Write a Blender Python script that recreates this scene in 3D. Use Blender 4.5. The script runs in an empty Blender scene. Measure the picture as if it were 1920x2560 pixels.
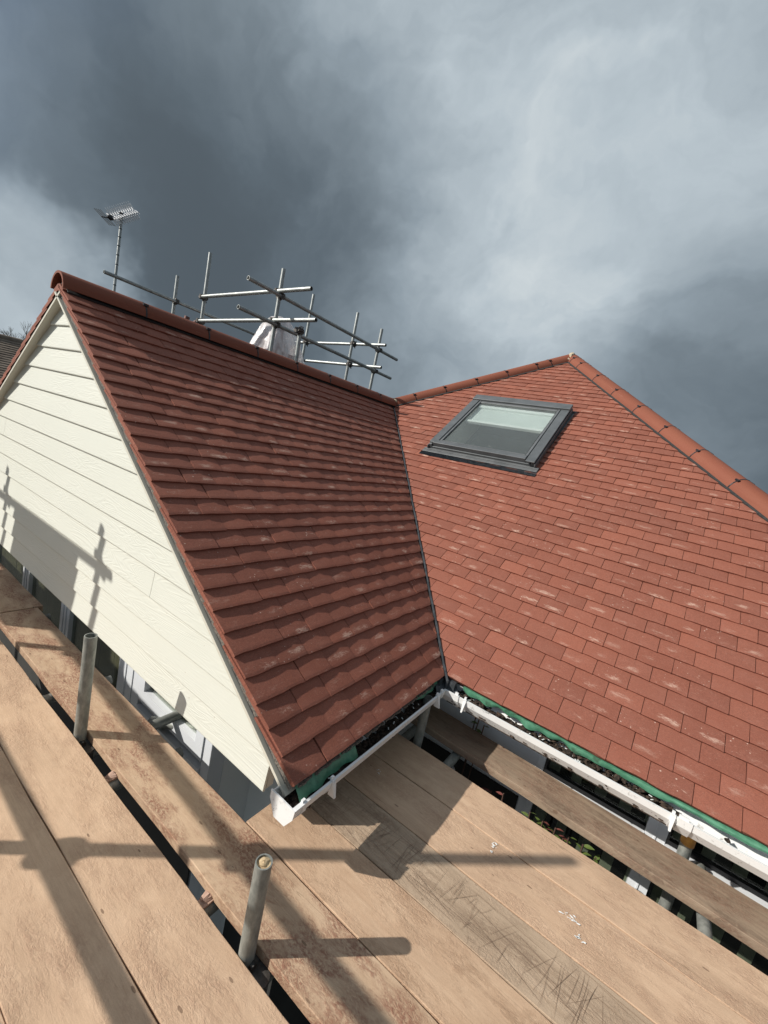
import bpy, bmesh, math, random
from mathutils import Vector, Matrix
import numpy as np
random.seed(7)
C = bpy.context.scene
COL = C.collection

# ------------------------------------------------------------------ camera
cam_d = bpy.data.cameras.new('camera'); cam = bpy.data.objects.new('camera', cam_d); COL.objects.link(cam)
CAMPOS = Vector((3.23008, -1.02259, 1.18996))
RX = Vector((0.80130885, 0.56064432, 0.20876321)); RY = Vector((0.25962585, -0.01150503, -0.96564075)); RZ = Vector((-0.53897918, 0.8279768, -0.15477684))
FPX = 1069.07
cam.matrix_world = Matrix(((RX.x, -RY.x, -RZ.x, CAMPOS.x), (RX.y, -RY.y, -RZ.y, CAMPOS.y), (RX.z, -RY.z, -RZ.z, CAMPOS.z), (0, 0, 0, 1)))
cam_d.sensor_fit = 'VERTICAL'; cam_d.sensor_height = 36.0; cam_d.lens = FPX / 2560 * 36.0
cam_d.clip_start = 0.05; cam_d.clip_end = 2000
C.camera = cam
def ray(px, py):
    u = (px - 960) / FPX; v = (py - 1280) / FPX
    return RX * u + RY * v + RZ
def pix(P):
    d = Vector(P) - CAMPOS; z = d.dot(RZ)
    return (960 + FPX * d.dot(RX) / z, 1280 + FPX * d.dot(RY) / z, z)

# ------------------------------------------------------------------ light
SUN = Vector((-0.332, -0.324, 0.293)).normalized()
sd = bpy.data.lights.new('sun', 'SUN'); sun = bpy.data.objects.new('sun', sd); COL.objects.link(sun)
sd.energy = 5.0; sd.angle = math.radians(0.53); sd.color = (1.0, 0.955, 0.88)
sun.rotation_euler = SUN.to_track_quat('Z', 'Y').to_euler()
C.view_settings.view_transform = 'Standard'; C.view_settings.look = 'None'
C.view_settings.exposure = 0.1; C.view_settings.gamma = 1.0; C.view_settings.use_curve_mapping = False
C.cycles.use_denoising = True
C.cycles.max_bounces = 7; C.cycles.diffuse_bounces = 4; C.cycles.transparent_max_bounces = 12

W = bpy.data.worlds.new('World'); C.world = W; W.use_nodes = True
nt = W.node_tree; nt.nodes.clear(); N = nt.nodes.new; LK = nt.links.new
def wmath(op, a, b=None, c=None):
    n = N('ShaderNodeMath'); n.operation = op
    for i, v in enumerate((a, b, c)):
        if v is None: continue
        if isinstance(v, (int, float)): n.inputs[i].default_value = v
        else: LK(v, n.inputs[i])
    return n.outputs[0]
out = N('ShaderNodeOutputWorld'); tc = N('ShaderNodeTexCoord')
sky = N('ShaderNodeTexSky'); sky.sky_type = 'NISHITA'; sky.sun_disc = False
sky.sun_elevation = math.asin(SUN.z); sky.sun_rotation = math.atan2(SUN.x, SUN.y)
bg1 = N('ShaderNodeBackground'); bg1.inputs[1].default_value = 0.10; LK(sky.outputs[0], bg1.inputs[0])
# storm cloud: slow warp of the view direction, big masses, then fine billows
wn = N('ShaderNodeTexNoise'); wn.inputs['Scale'].default_value = 3.1; wn.inputs['Detail'].default_value = 5; wn.inputs['Roughness'].default_value = 0.62
wof = N('ShaderNodeVectorMath'); wof.operation = 'ADD'; LK(tc.outputs['Generated'], wof.inputs[0]); wof.inputs[1].default_value = (3.7, 1.3, 8.2); LK(wof.outputs[0], wn.inputs['Vector'])
sub = N('ShaderNodeVectorMath'); sub.operation = 'SUBTRACT'; LK(wn.outputs['Color'], sub.inputs[0]); sub.inputs[1].default_value = (0.5, 0.5, 0.5)
sc = N('ShaderNodeVectorMath'); sc.operation = 'SCALE'; LK(sub.outputs[0], sc.inputs[0]); sc.inputs['Scale'].default_value = 0.30
ad = N('ShaderNodeVectorMath'); ad.operation = 'ADD'; LK(tc.outputs['Generated'], ad.inputs[0]); LK(sc.outputs[0], ad.inputs[1])
nm = N('ShaderNodeVectorMath'); nm.operation = 'NORMALIZE'; LK(ad.outputs[0], nm.inputs[0])
masses = [((200, 280), 27, -.095), ((480, 520), 18, -.055), ((820, 620), 15, -.05), ((60, 20), 18, -.04), ((1000, 740), 9, -.02),
          ((1250, 150), 24, .08), ((1750, 230), 26, .115), ((1500, 540), 18, .07), ((-60, 740), 9, .27), ((0, 400), 9, .03), ((330, 640), 9, -.03),
          ((790, 740), 6, .04), ((1130, 860), 11, .04), ((1900, 1060), 17, -.11), ((1560, 830), 9, -.03), ((1880, 760), 9, -.045), ((760, 120), 11, .03)]
val = 0.250
brd = N('ShaderNodeVectorMath'); brd.operation = 'DOT_PRODUCT'; LK(tc.outputs['Generated'], brd.inputs[0]); brd.inputs[1].default_value = SUN
brm = N('ShaderNodeMapRange'); brm.interpolation_type = 'SMOOTHSTEP'; brm.inputs['From Min'].default_value = 0.15; brm.inputs['From Max'].default_value = 1.0; LK(brd.outputs['Value'], brm.inputs['Value'])
val = wmath('MULTIPLY_ADD', brm.outputs[0], 0.16, val)   # sun side of the sky brightened, added as unseen fill light
for (px, py), rad, wgt in masses:
    d = ray(px, py).normalized()
    dt = N('ShaderNodeVectorMath'); dt.operation = 'DOT_PRODUCT'; LK(nm.outputs[0], dt.inputs[0]); dt.inputs[1].default_value = d
    mr = N('ShaderNodeMapRange'); mr.interpolation_type = 'SMOOTHERSTEP'
    mr.inputs['From Min'].default_value = math.cos(math.radians(rad * 1.55)); mr.inputs['From Max'].default_value = 1.0
    LK(dt.outputs['Value'], mr.inputs['Value'])
    val = wmath('MULTIPLY_ADD', mr.outputs[0], wgt, val)
mp = N('ShaderNodeMapping'); mp.inputs['Scale'].default_value = (1.0, 1.0, 2.2); mp.inputs['Rotation'].default_value = (0.5, 0.3, 0.4)
LK(ad.outputs[0], mp.inputs['Vector'])
n2 = N('ShaderNodeTexNoise'); n2.inputs['Scale'].default_value = 2.7; n2.inputs['Detail'].default_value = 7; n2.inputs['Roughness'].default_value = 0.52; n2.inputs['Distortion'].default_value = 0.5
LK(mp.outputs[0], n2.inputs['Vector'])
f2 = wmath('SUBTRACT', n2.outputs['Fac'], 0.5)
val = wmath('MULTIPLY', val, wmath('MULTIPLY_ADD', f2, 0.80, 1.0))
mp3 = N('ShaderNodeMapping'); mp3.inputs['Scale'].default_value = (2.2, 5.5, 3.0); mp3.inputs['Rotation'].default_value = (0.2, 0.9, 0.7)
LK(nm.outputs[0], mp3.inputs['Vector'])
n3 = N('ShaderNodeTexNoise'); n3.inputs['Scale'].default_value = 1.6; n3.inputs['Detail'].default_value = 6; n3.inputs['Roughness'].default_value = 0.5; n3.inputs['Distortion'].default_value = 0.8
LK(mp3.outputs[0], n3.inputs['Vector'])
val = wmath('MULTIPLY', val, wmath('MULTIPLY_ADD', wmath('SUBTRACT', n3.outputs['Fac'], 0.5), 0.6, 1.0))
val = wmath('SMOOTH_MAX', val, 0.105, 0.08)
cr = N('ShaderNodeValToRGB'); LK(val, cr.inputs[0])
e = cr.color_ramp.elements; e[0].position = 0.05; e[0].color = (0.044, 0.054, 0.064, 1); e[1].position = 0.8; e[1].color = (0.76, 0.80, 0.80, 1)
for p_, c_ in ((0.14, (0.108, 0.138, 0.165, 1)), (0.30, (0.262, 0.316, 0.360, 1)), (0.5, (0.45, 0.515, 0.560, 1))):
    q = e.new(p_); q.color = c_
bg2 = N('ShaderNodeBackground'); LK(cr.outputs[0], bg2.inputs[0]); bg2.inputs[1].default_value = 1.0
# cloud cover opens up towards the side the sun shines from
ds = N('ShaderNodeVectorMath'); ds.operation = 'DOT_PRODUCT'; LK(nm.outputs[0], ds.inputs[0]); ds.inputs[1].default_value = SUN
mr = N('ShaderNodeMapRange'); mr.interpolation_type = 'SMOOTHSTEP'; mr.inputs['From Min'].default_value = 0.5; mr.inputs['From Max'].default_value = 0.98
LK(ds.outputs['Value'], mr.inputs['Value'])
cov = wmath('MULTIPLY', mr.outputs[0], 0.75)
mx = N('ShaderNodeMixShader'); LK(cov, mx.inputs[0]); LK(bg2.outputs[0], mx.inputs[1]); LK(bg1.outputs[0], mx.inputs[2])
LK(mx.outputs[0], out.inputs[0])

# ------------------------------------------------------------------ geometry constants (metres; z = 0 at the eaves tiles)
PIT = math.radians(34.9); CP, SP = math.cos(PIT), math.sin(PIT); T = math.tan(PIT)
L = 2.9812; A = L * CP; H = L * SP; YV = 1.1576; S = 1.6127
GROUND = -2.75; DECK = -0.30

# ------------------------------------------------------------------ materials
MATS = {}
class NB:
    def __init__(s, name):
        s.m = bpy.data.materials.new(name); s.m.use_nodes = True; s.nt = s.m.node_tree
        s.b = s.nt.nodes['Principled BSDF']; s.o = s.nt.nodes['Material Output']; MATS[name] = s.m
    def n(s, t, **kw):
        x = s.nt.nodes.new(t)
        for k, v in kw.items(): setattr(x, k, v)
        return x
    def put(s, v, sock):
        if isinstance(v, (int, float, tuple)): sock.default_value = v
        else: s.nt.links.new(v, sock)
    def math(s, op, a, b=None, c=None, clamp=False):
        x = s.n('ShaderNodeMath', operation=op, use_clamp=clamp)
        for i, v in enumerate((a, b, c)):
            if v is not None: s.put(v, x.inputs[i])
        return x.outputs[0]
    def map(s, vec, scale=(1, 1, 1), loc=None):
        x = s.n('ShaderNodeMapping'); s.put(vec, x.inputs['Vector']); x.inputs['Scale'].default_value = scale
        if loc is not None: s.put(loc, x.inputs['Location'])
        return x.outputs[0]
    def noise(s, vec, scale, detail=4, rough=0.5, dist=0.0):
        x = s.n('ShaderNodeTexNoise'); s.put(vec, x.inputs['Vector']); x.inputs['Scale'].default_value = scale
        x.inputs['Detail'].default_value = detail; x.inputs['Roughness'].default_value = rough; x.inputs['Distortion'].default_value = dist
        return x.outputs['Fac']
    def ramp(s, f, lo, hi):
        x = s.n('ShaderNodeMapRange', interpolation_type='SMOOTHSTEP'); s.put(f, x.inputs['Value'])
        x.inputs['From Min'].default_value = lo; x.inputs['From Max'].default_value = hi
        return x.outputs[0]
    def mix(s, f, a, b):
        x = s.n('ShaderNodeMix', data_type='RGBA'); s.put(f, x.inputs[0])
        s.put(a + (1,) if isinstance(a, tuple) and len(a) == 3 else a, x.inputs[6]); s.put(b + (1,) if isinstance(b, tuple) and len(b) == 3 else b, x.inputs[7])
        return x.outputs[2]
    def mul(s, col, f):
        x = s.n('ShaderNodeVectorMath', operation='SCALE'); s.put(col, x.inputs[0]); s.put(f, x.inputs['Scale']); return x.outputs[0]
    def bump(s, h, strength, dist=0.002):
        x = s.n('ShaderNodeBump'); s.put(h, x.inputs['Height']); x.inputs['Strength'].default_value = strength; x.inputs['Distance'].default_value = dist
        s.nt.links.new(x.outputs[0], s.b.inputs['Normal'])
    def fin(s, col, rough=0.6, metal=0.0, spec=0.5):
        s.put(col + (1,) if isinstance(col, tuple) and len(col) == 3 else col, s.b.inputs['Base Color']); s.put(rough, s.b.inputs['Roughness'])
        s.b.inputs['Metallic'].default_value = metal; s.b.inputs['Specular IOR Level'].default_value = spec
        return s.m
    def obj(s): return s.n('ShaderNodeTexCoord').outputs['Object']
    def geo(s): return s.n('ShaderNodeNewGeometry').outputs['Position']
    def rnd(s): return s.n('ShaderNodeObjectInfo').outputs['Random']
    def comb(s, x, y, z):
        c = s.n('ShaderNodeCombineXYZ')
        for i, v in enumerate((x, y, z)): s.put(v, c.inputs[i])
        return c.outputs[0]

def m_tile():
    s = NB('concrete_tile')
    at = s.n('ShaderNodeAttribute', attribute_name='rnd'); r = s.math('FRACT', s.math('ADD', at.outputs['Fac'], s.rnd()))
    uv = s.n('ShaderNodeUVMap').outputs[0]; sx = s.n('ShaderNodeSeparateXYZ'); s.put(uv, sx.inputs[0])
    u, v = sx.outputs[0], sx.outputs[1]
    z = s.math('MULTIPLY', r, 61.0)
    vec = s.comb(u, v, z)
    r2 = s.math('FRACT', s.math('MULTIPLY', r, 17.31)); r3 = s.math('FRACT', s.math('MULTIPLY', r, 43.7))
    base = s.mix(r, (0.222, 0.074, 0.047), (0.292, 0.100, 0.063))
    base = s.mix(s.math('MULTIPLY', r2, 0.30), base, (0.205, 0.080, 0.056))
    blot = s.noise(s.map(vec, (9, 14, 1)), 1.0, 4, 0.6)
    base = s.mix(s.math('MULTIPLY', s.ramp(blot, 0.40, 0.72), 0.22), base, (0.30, 0.125, 0.090))
    grit = s.noise(s.map(vec, (330, 330, 1)), 1.0, 3, 0.8)
    base = s.mul(base, s.math('MULTIPLY_ADD', grit, 1.5, 0.22))
    mott = s.noise(s.map(vec, (95, 120, 1)), 1.0, 4, 0.75)
    base = s.mul(base, s.math('MULTIPLY_ADD', mott, 0.5, 0.75))
    # lime bloom: streaky pale patch above the tail of some tiles
    cu = s.math('SUBTRACT', 1.0, s.math('POWER', s.math('ABSOLUTE', s.math('MULTIPLY', s.math('SUBTRACT', u, s.math('MULTIPLY_ADD', r3, 0.085, 0.040)), s.math('MULTIPLY_ADD', s.math('FRACT', s.math('MULTIPLY', r, 91.7)), 16.0, 10.0))), 2.0), clamp=True)
    cv = s.math('SUBTRACT', 1.0, s.math('POWER', s.math('ABSOLUTE', s.math('MULTIPLY', s.math('SUBTRACT', v, s.math('MULTIPLY_ADD', s.math('FRACT', s.math('MULTIPLY', r, 7.13)), 0.040, 0.008)), 48.0)), 2.0), clamp=True)
    st = s.noise(s.map(vec, (34, 105, 1)), 1.0, 6, 0.72, 0.4)
    am = s.math('MULTIPLY', s.math('MULTIPLY', cu, cv), s.math('FRACT', s.math('MULTIPLY', r, 29.9)))
    st2 = s.noise(s.map(vec, (120, 260, 1)), 1.0, 4, 0.75)
    bloom = s.ramp(s.math('ADD', s.math('MULTIPLY_ADD', st, 0.75, s.math('MULTIPLY', st2, 0.30)), s.math('MULTIPLY', am, 0.24)), 0.60, 0.80)
    bloom = s.math('MULTIPLY', bloom, s.math('MULTIPLY_ADD', r3, 0.58, 0.24))
    col = s.mix(bloom, base, (0.56, 0.38, 0.30))
    ed = s.math('MULTIPLY', s.ramp(s.noise(s.map(vec, (60, 200, 1)), 1.0, 3, 0.6), 0.62, 0.75), 0.30)
    col = s.mix(ed, col, (0.50, 0.33, 0.26))
    vo = s.n('ShaderNodeTexVoronoi'); s.put(s.map(vec, (38, 38, 1)), vo.inputs['Vector']); vo.inputs['Scale'].default_value = 1.0
    sp = s.math('MULTIPLY', s.math('LESS_THAN', vo.outputs['Distance'], s.math('MULTIPLY_ADD', r2, 0.12, 0.02)), s.ramp(r3, 0.45, 0.9))
    col = s.mix(s.math('MULTIPLY', sp, 0.7), col, (0.62, 0.48, 0.40))
    s.bump(s.math('ADD', grit, s.math('MULTIPLY', st, 0.4)), 0.8, 0.0025)
    s.fin(col, 0.82, 0, 0.35)
m_tile()
def m_ridge():
    s = NB('ridge_concrete'); p = s.obj(); r = s.rnd()
    n = s.noise(s.map(p, (3, 22, 22), s.comb(s.math('MULTIPLY', r, 30.0), 0.0, 0.0)), 1.0, 5, 0.6)
    col = s.mix(r, (0.165, 0.052, 0.031), (0.205, 0.067, 0.041))
    col = s.mix(s.math('MULTIPLY', s.ramp(n, 0.35, 0.7), 0.5), col, (0.215, 0.078, 0.046))
    st = s.noise(s.map(p, (6, 160, 160), s.comb(s.math('MULTIPLY', r, 30.0), 3.0, 0.0)), 1.0, 3, 0.5)
    col = s.mix(s.math('MULTIPLY', s.ramp(st, 0.70, 0.78), 0.45), col, (0.55, 0.38, 0.30))
    g = s.noise(p, 420, 2, 0.6); s.bump(g, 0.4, 0.0012)
    s.fin(col, 0.72, 0, 0.22)
m_ridge()
def m_clad():
    s = NB('cream_cladding'); p = s.geo(); r = s.math('MULTIPLY', s.rnd(), 40.0)
    v = s.map(p, (1.15, 1, 10.5), s.comb(r, r, 0.0))
    n = s.noise(v, 1.25, 2.5, 0.5, 0.6)
    lines = s.math('SINE', s.math('MULTIPLY', n, 118.0))
    fine = s.noise(s.map(p, (18, 10, 300), s.comb(r, r, 0.0)), 1.0, 3, 0.6)
    amp = s.ramp(s.noise(s.map(p, (2.0, 1, 5.0), s.comb(r, 0.0, 0.0)), 1.0, 2, 0.5), 0.30, 0.62)
    h = s.math('ADD', s.math('MULTIPLY', s.math('MULTIPLY', lines, 0.55), amp), s.math('MULTIPLY', fine, 0.55))
    s.bump(h, 0.42, 0.0014)
    d = s.noise(p, 2.2, 4, 0.6); col = s.mix(d, (0.600, 0.612, 0.545), (0.650, 0.655, 0.590))
    vo = s.n('ShaderNodeTexVoronoi'); s.put(s.map(p, (11, 11, 11)), vo.inputs['Vector']); vo.inputs['Scale'].default_value = 1.0
    col = s.mix(s.math('MULTIPLY', s.math('LESS_THAN', vo.outputs['Distance'], 0.04), 0.5), col, (0.35, 0.30, 0.22))
    s.fin(col, 0.6, 0, 0.35)
m_clad()
def m_cream():
    s = NB('cream_trim'); p = s.geo(); n = s.noise(p, 9, 4, 0.6)
    s.fin(s.mix(n, (0.52, 0.50, 0.42), (0.60, 0.58, 0.50)), 0.55)
m_cream()
def m_wood(name, base, light, stain, stain_amt, dust_amt, grain=1.0, scars=0.0):
    s = NB(name); p = s.obj(); r = s.math('MULTIPLY', s.rnd(), 53.0); off = s.comb(r, r, 0.0)
    g1 = s.math('ADD', s.math('MULTIPLY', s.noise(s.map(p, (2.0, 46, 46), off), 1.0, 4, 0.55, 0.3), 0.35 + 0.35 * (grain > .9)), s.math('MULTIPLY', s.noise(s.map(p, (9, 16, 16), off), 1.0, 6, 0.65, 0.4), 0.65 - 0.35 * (grain > .9)))
    g2 = s.noise(s.map(p, (14, 330, 330), off), 1.0, 3, 0.6)
    big = s.noise(s.map(p, (2.2, 5.5, 5), off), 1.0, 5, 0.6, 0.3)
    col = s.mix(s.ramp(g1, 0.32, 0.70), base, light)
    col = s.mix(s.math('MULTIPLY', s.ramp(big, 0.42, 0.66), 0.45), col, tuple(c * 0.80 for c in base))
    # trodden-in red dust and dirty smears
    sm = s.noise(s.map(p, (5.0, 13, 13), off), 1.0, 9, 0.70, 0.6)
    fl = s.noise(s.map(p, (46, 95, 60), off), 1.0, 5, 0.72, 0.8)
    mask = s.math('MULTIPLY', s.ramp(sm, 0.46, 0.66), s.ramp(fl, 0.34, 0.58))
    col = s.mix(s.math('MULTIPLY', mask, stain_amt), col, stain)
    dm = s.math('MULTIPLY', s.ramp(s.noise(s.map(p, (3.2, 7, 7), off), 1.0, 6, 0.66, 0.4), 0.43, 0.60), s.ramp(s.noise(s.map(p, (70, 120, 100), off), 1.0, 4, 0.7, 0.6), 0.35, 0.62))
    col = s.mix(s.math('MULTIPLY', dm, dust_amt), col, (0.235, 0.105, 0.068))
    sand = s.noise(s.map(p, (260, 420, 420), off), 1.0, 3, 0.75)
    col = s.mul(col, s.math('MULTIPLY_ADD', s.math('ADD', s.math('MULTIPLY', g2, 0.5), s.math('MULTIPLY', sand, 0.5)), 0.62, 0.69))
    fk = s.noise(s.map(p, (38, 150, 100), off), 1.0, 5, 0.7, 0.5)
    fm = s.math('MULTIPLY', s.ramp(fk, 0.60, 0.72), s.ramp(s.noise(s.map(p, (2.6, 6, 5), off), 1.0, 4, 0.6), 0.36, 0.60))
    col = s.mix(s.math('MULTIPLY', fm, 0.55), col, stain)
    # dark nicks and spots
    vo = s.n('ShaderNodeTexVoronoi'); s.put(s.map(p, (7, 21, 7), off), vo.inputs['Vector']); vo.inputs['Scale'].default_value = 1.0
    col = s.mix(s.math('MULTIPLY', s.math('LESS_THAN', vo.outputs['Distance'], 0.075), 0.65), col, (0.13, 0.075, 0.045))
    # long hairline shakes along the grain
    sh = s.noise(s.map(p, (0.9, 38, 38), off), 1.0, 2, 0.5, 0.15)
    crack = s.math('SUBTRACT', 1.0, s.ramp(s.math('ABSOLUTE', s.math('SUBTRACT', sh, 0.56)), 0.0, 0.006))
    crack = s.math('MULTIPLY', crack, s.ramp(s.noise(s.map(p, (1.6, 5, 5), off), 1.0, 2, 0.5), 0.5, 0.62))
    col = s.mix(s.math('MULTIPLY', crack, 0.55), col, (0.16, 0.10, 0.06))
    if scars:
        for k, (ang, dens) in enumerate(((0.62, 26), (0.35, 20), (1.0, 17))):
            mpn = s.n('ShaderNodeMapping'); s.put(p, mpn.inputs['Vector']); mpn.inputs['Rotation'].default_value = (0, 0, ang); mpn.inputs['Scale'].default_value = (dens, 2.2, 1); mpn.inputs['Location'].default_value = (k * 3.1, k, 0)
            w = s.noise(mpn.outputs[0], 1.0, 1.0, 0.5, 0.0)
            ln = s.math('SUBTRACT', 1.0, s.ramp(s.math('ABSOLUTE', s.math('SUBTRACT', w, 0.5)), 0.0, 0.010))
            bk = s.ramp(s.noise(s.map(p, (5, 9, 5), (k * 7.0, 2.0, 0.0)), 1.0, 2, 0.5), 0.46, 0.60)
            col = s.mix(s.math('MULTIPLY', s.math('MULTIPLY', ln, bk), 0.8 * scars), col, (0.10, 0.065, 0.045))
    h = s.math('ADD', s.math('ADD', s.math('MULTIPLY', g1, 0.6), s.math('MULTIPLY', sand, 0.7)), s.math('ADD', s.math('MULTIPLY', mask, 0.9), s.math('MULTIPLY', dm, 1.0)))
    s.bump(h, 0.5, 0.002)
    s.fin(col, 0.83, 0, 0.25)
m_wood('board_pale', (0.515, 0.350, 0.232), (0.585, 0.410, 0.278), (0.37, 0.228, 0.152), 0.45, 0.18, 0.6)
m_wood('board_dusty', (0.46, 0.315, 0.205), (0.54, 0.39, 0.265), (0.26, 0.135, 0.082), 0.75, 0.85, 0.5)
m_wood('board_golden', (0.485, 0.325, 0.212), (0.565, 0.398, 0.268), (0.27, 0.16, 0.095), 0.5, 0.15, 0.5)
m_wood('board_scarred', (0.385, 0.282, 0.195), (0.49, 0.372, 0.265), (0.19, 0.125, 0.085), 0.55, 0.1, 1.0, 0.25)
m_wood('board_grey', (0.25, 0.185, 0.130), (0.36, 0.268, 0.188), (0.13, 0.080, 0.055), 0.7, 0.35, 1.2)
def simple(name, a, b, scale, rough, metal=0.0, spec=0.5, bump=0.0, stretch=(1, 1, 1), coord='obj'):
    s = NB(name); p = s.obj() if coord == 'obj' else s.geo(); n = s.noise(s.map(p, stretch), scale, 5, 0.6)
    if bump: s.bump(n, bump, 0.003)
    return s.fin(s.mix(s.ramp(n, 0.3, 0.7), a, b), rough, metal, spec)
simple('galvanised', (0.24, 0.255, 0.25), (0.40, 0.42, 0.41), 14, 0.48, 0.65, bump=0.1, stretch=(3, 3, 1))
simple('old_galvanised', (0.20, 0.21, 0.195), (0.33, 0.34, 0.31), 22, 0.6, 0.45, bump=0.15, stretch=(2, 2, 1))
simple('coupler_steel', (0.045, 0.042, 0.04), (0.11, 0.10, 0.09), 40, 0.55, 0.5)
simple('lead_plastic', (0.030, 0.034, 0.038), (0.075, 0.082, 0.09), 30, 0.45)
simple('black_plastic', (0.010, 0.010, 0.012), (0.024, 0.024, 0.027), 12, 0.35)
simple('dark_strip', (0.018, 0.019, 0.019), (0.036, 0.037, 0.036), 60, 0.8, bump=0.3)
simple('window_grey', (0.100, 0.108, 0.112), (0.135, 0.144, 0.150), 9, 0.45, 0.3)
simple('flashing_grey', (0.115, 0.122, 0.126), (0.165, 0.172, 0.175), 10, 0.5, 0.3)
simple('mortar', (0.36, 0.30, 0.21), (0.52, 0.44, 0.32), 30, 0.9, bump=0.6)
simple('undercloak', (0.05, 0.046, 0.040), (0.25, 0.215, 0.18), 190, 0.95, bump=0.8, coord='geo')
simple('debris', (0.010, 0.007, 0.005), (0.075, 0.048, 0.032), 55, 0.95, bump=1.0, coord='geo')
simple('brick', (0.20, 0.085, 0.055), (0.30, 0.16, 0.11), 20, 0.9, bump=0.4)
simple('render_wall', (0.50, 0.50, 0.46), (0.58, 0.58, 0.53), 5, 0.8, coord='geo')
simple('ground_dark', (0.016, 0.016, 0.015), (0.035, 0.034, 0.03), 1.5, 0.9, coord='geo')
simple('paving', (0.016, 0.018, 0.019), (0.030, 0.032, 0.033), 6, 0.85, bump=0.3, coord='geo')
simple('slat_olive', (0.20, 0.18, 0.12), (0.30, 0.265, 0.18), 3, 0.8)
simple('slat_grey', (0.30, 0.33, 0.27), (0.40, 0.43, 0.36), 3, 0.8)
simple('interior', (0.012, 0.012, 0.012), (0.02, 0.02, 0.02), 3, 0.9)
simple('blind_fabric', (0.60, 0.645, 0.625), (0.66, 0.705, 0.685), 3, 0.8)
simple('blind_bar', (0.80, 0.82, 0.80), (0.84, 0.86, 0.84), 3, 0.35)
simple('leaf_green', (0.05, 0.085, 0.018), (0.13, 0.17, 0.04), 18, 0.5)
simple('leaf_red', (0.13, 0.035, 0.03), (0.22, 0.075, 0.06), 18, 0.5)
simple('stem', (0.06, 0.035, 0.025), (0.10, 0.05, 0.035), 30, 0.8)
simple('cut_wood', (0.18, 0.115, 0.075), (0.26, 0.175, 0.12), 60, 0.9)
simple('bark', (0.05, 0.043, 0.035), (0.09, 0.078, 0.065), 10, 0.9)
simple('needles', (0.018, 0.030, 0.014), (0.04, 0.055, 0.025), 10, 0.9)
simple('old_tile', (0.13, 0.098, 0.075), (0.22, 0.175, 0.135), 4, 0.9, bump=0.3, coord='geo')
simple('rusty_cap', (0.30, 0.14, 0.03), (0.50, 0.28, 0.06), 40, 0.6)
simple('aluminium', (0.66, 0.67, 0.68), (0.78, 0.79, 0.80), 8, 0.4, 0.4)
simple('plug_sand', (0.38, 0.27, 0.15), (0.60, 0.46, 0.28), 60, 0.9, bump=0.8)
simple('timber_raw', (0.30, 0.19, 0.14), (0.46, 0.31, 0.24), 25, 0.85, bump=0.3)
simple('brown_plastic', (0.12, 0.04, 0.03), (0.19, 0.07, 0.05), 8, 0.5)
def m_green():
    s = NB('green_membrane'); p = s.geo(); n = s.noise(p, 35, 4, 0.6); d = s.noise(p, 14, 6, 0.7)
    col = s.mix(s.ramp(n, 0.3, 0.7), (0.060, 0.190, 0.115), (0.105, 0.275, 0.175))
    col = s.mix(s.math('MULTIPLY', s.ramp(d, 0.56, 0.66), 0.6), col, (0.03, 0.05, 0.03)); s.fin(col, 0.42)
m_green()
def m_upvc():
    s = NB('white_upvc'); p = s.geo(); d = s.noise(p, 26, 8, 0.75, 0.4); d2 = s.noise(p, 3.0, 3, 0.5)
    col = s.mix(s.noise(p, 6, 3, 0.6), (0.70, 0.70, 0.69), (0.80, 0.80, 0.79))
    col = s.mix(s.math('MULTIPLY', s.math('MULTIPLY', s.ramp(d, 0.56, 0.66), s.ramp(d2, 0.50, 0.66)), 0.65), col, (0.10, 0.085, 0.065)); s.fin(col, 0.35)
m_upvc()
def m_frame():
    s = NB('frame_upvc'); p = s.geo(); s.fin(s.mix(s.noise(p, 4, 3, 0.5), (0.66, 0.68, 0.71), (0.74, 0.76, 0.78)), 0.3)
m_frame()
def m_glass(name, tint, dirt, alpha):
    s = NB(name); nt_ = s.nt; nt_.nodes.remove(s.b)
    tr = s.n('ShaderNodeBsdfTransparent'); tr.inputs[0].default_value = tint + (1,)
    gl = s.n('ShaderNodeBsdfGlossy'); gl.inputs['Roughness'].default_value = 0.03; gl.inputs[0].default_value = (0.9, 0.95, 0.95, 1)
    fr = s.n('ShaderNodeLayerWeight'); fr.inputs['Blend'].default_value = 0.5; sch = s.math('MULTIPLY_ADD', s.math('POWER', fr.outputs['Facing'], 5.0), 0.9, 0.035 + alpha)
    m1 = s.n('ShaderNodeMixShader'); s.put(sch, m1.inputs[0]); s.put(tr.outputs[0], m1.inputs[1]); s.put(gl.outputs[0], m1.inputs[2])
    df = s.n('ShaderNodeBsdfDiffuse'); df.inputs[0].default_value = (0.55, 0.55, 0.5, 1)
    p = s.obj(); d = s.ramp(s.noise(p, 28, 9, 0.75, 0.5), 0.60, 0.72)
    f = s.math('MULTIPLY', d, dirt)
    f = s.math('ADD', f, dirt * 0.10)
    m2 = s.n('ShaderNodeMixShader'); s.put(f, m2.inputs[0]); s.put(m1.outputs[0], m2.inputs[1]); s.put(df.outputs[0], m2.inputs[2])
    s.put(m2.outputs[0], s.o.inputs[0])
m_glass('skylight_glass', (0.88, 0.905, 0.895), 0.45, 0.06)
m_glass('window_glass', (0.72, 0.74, 0.70), 0.05, 0.0)
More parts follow.
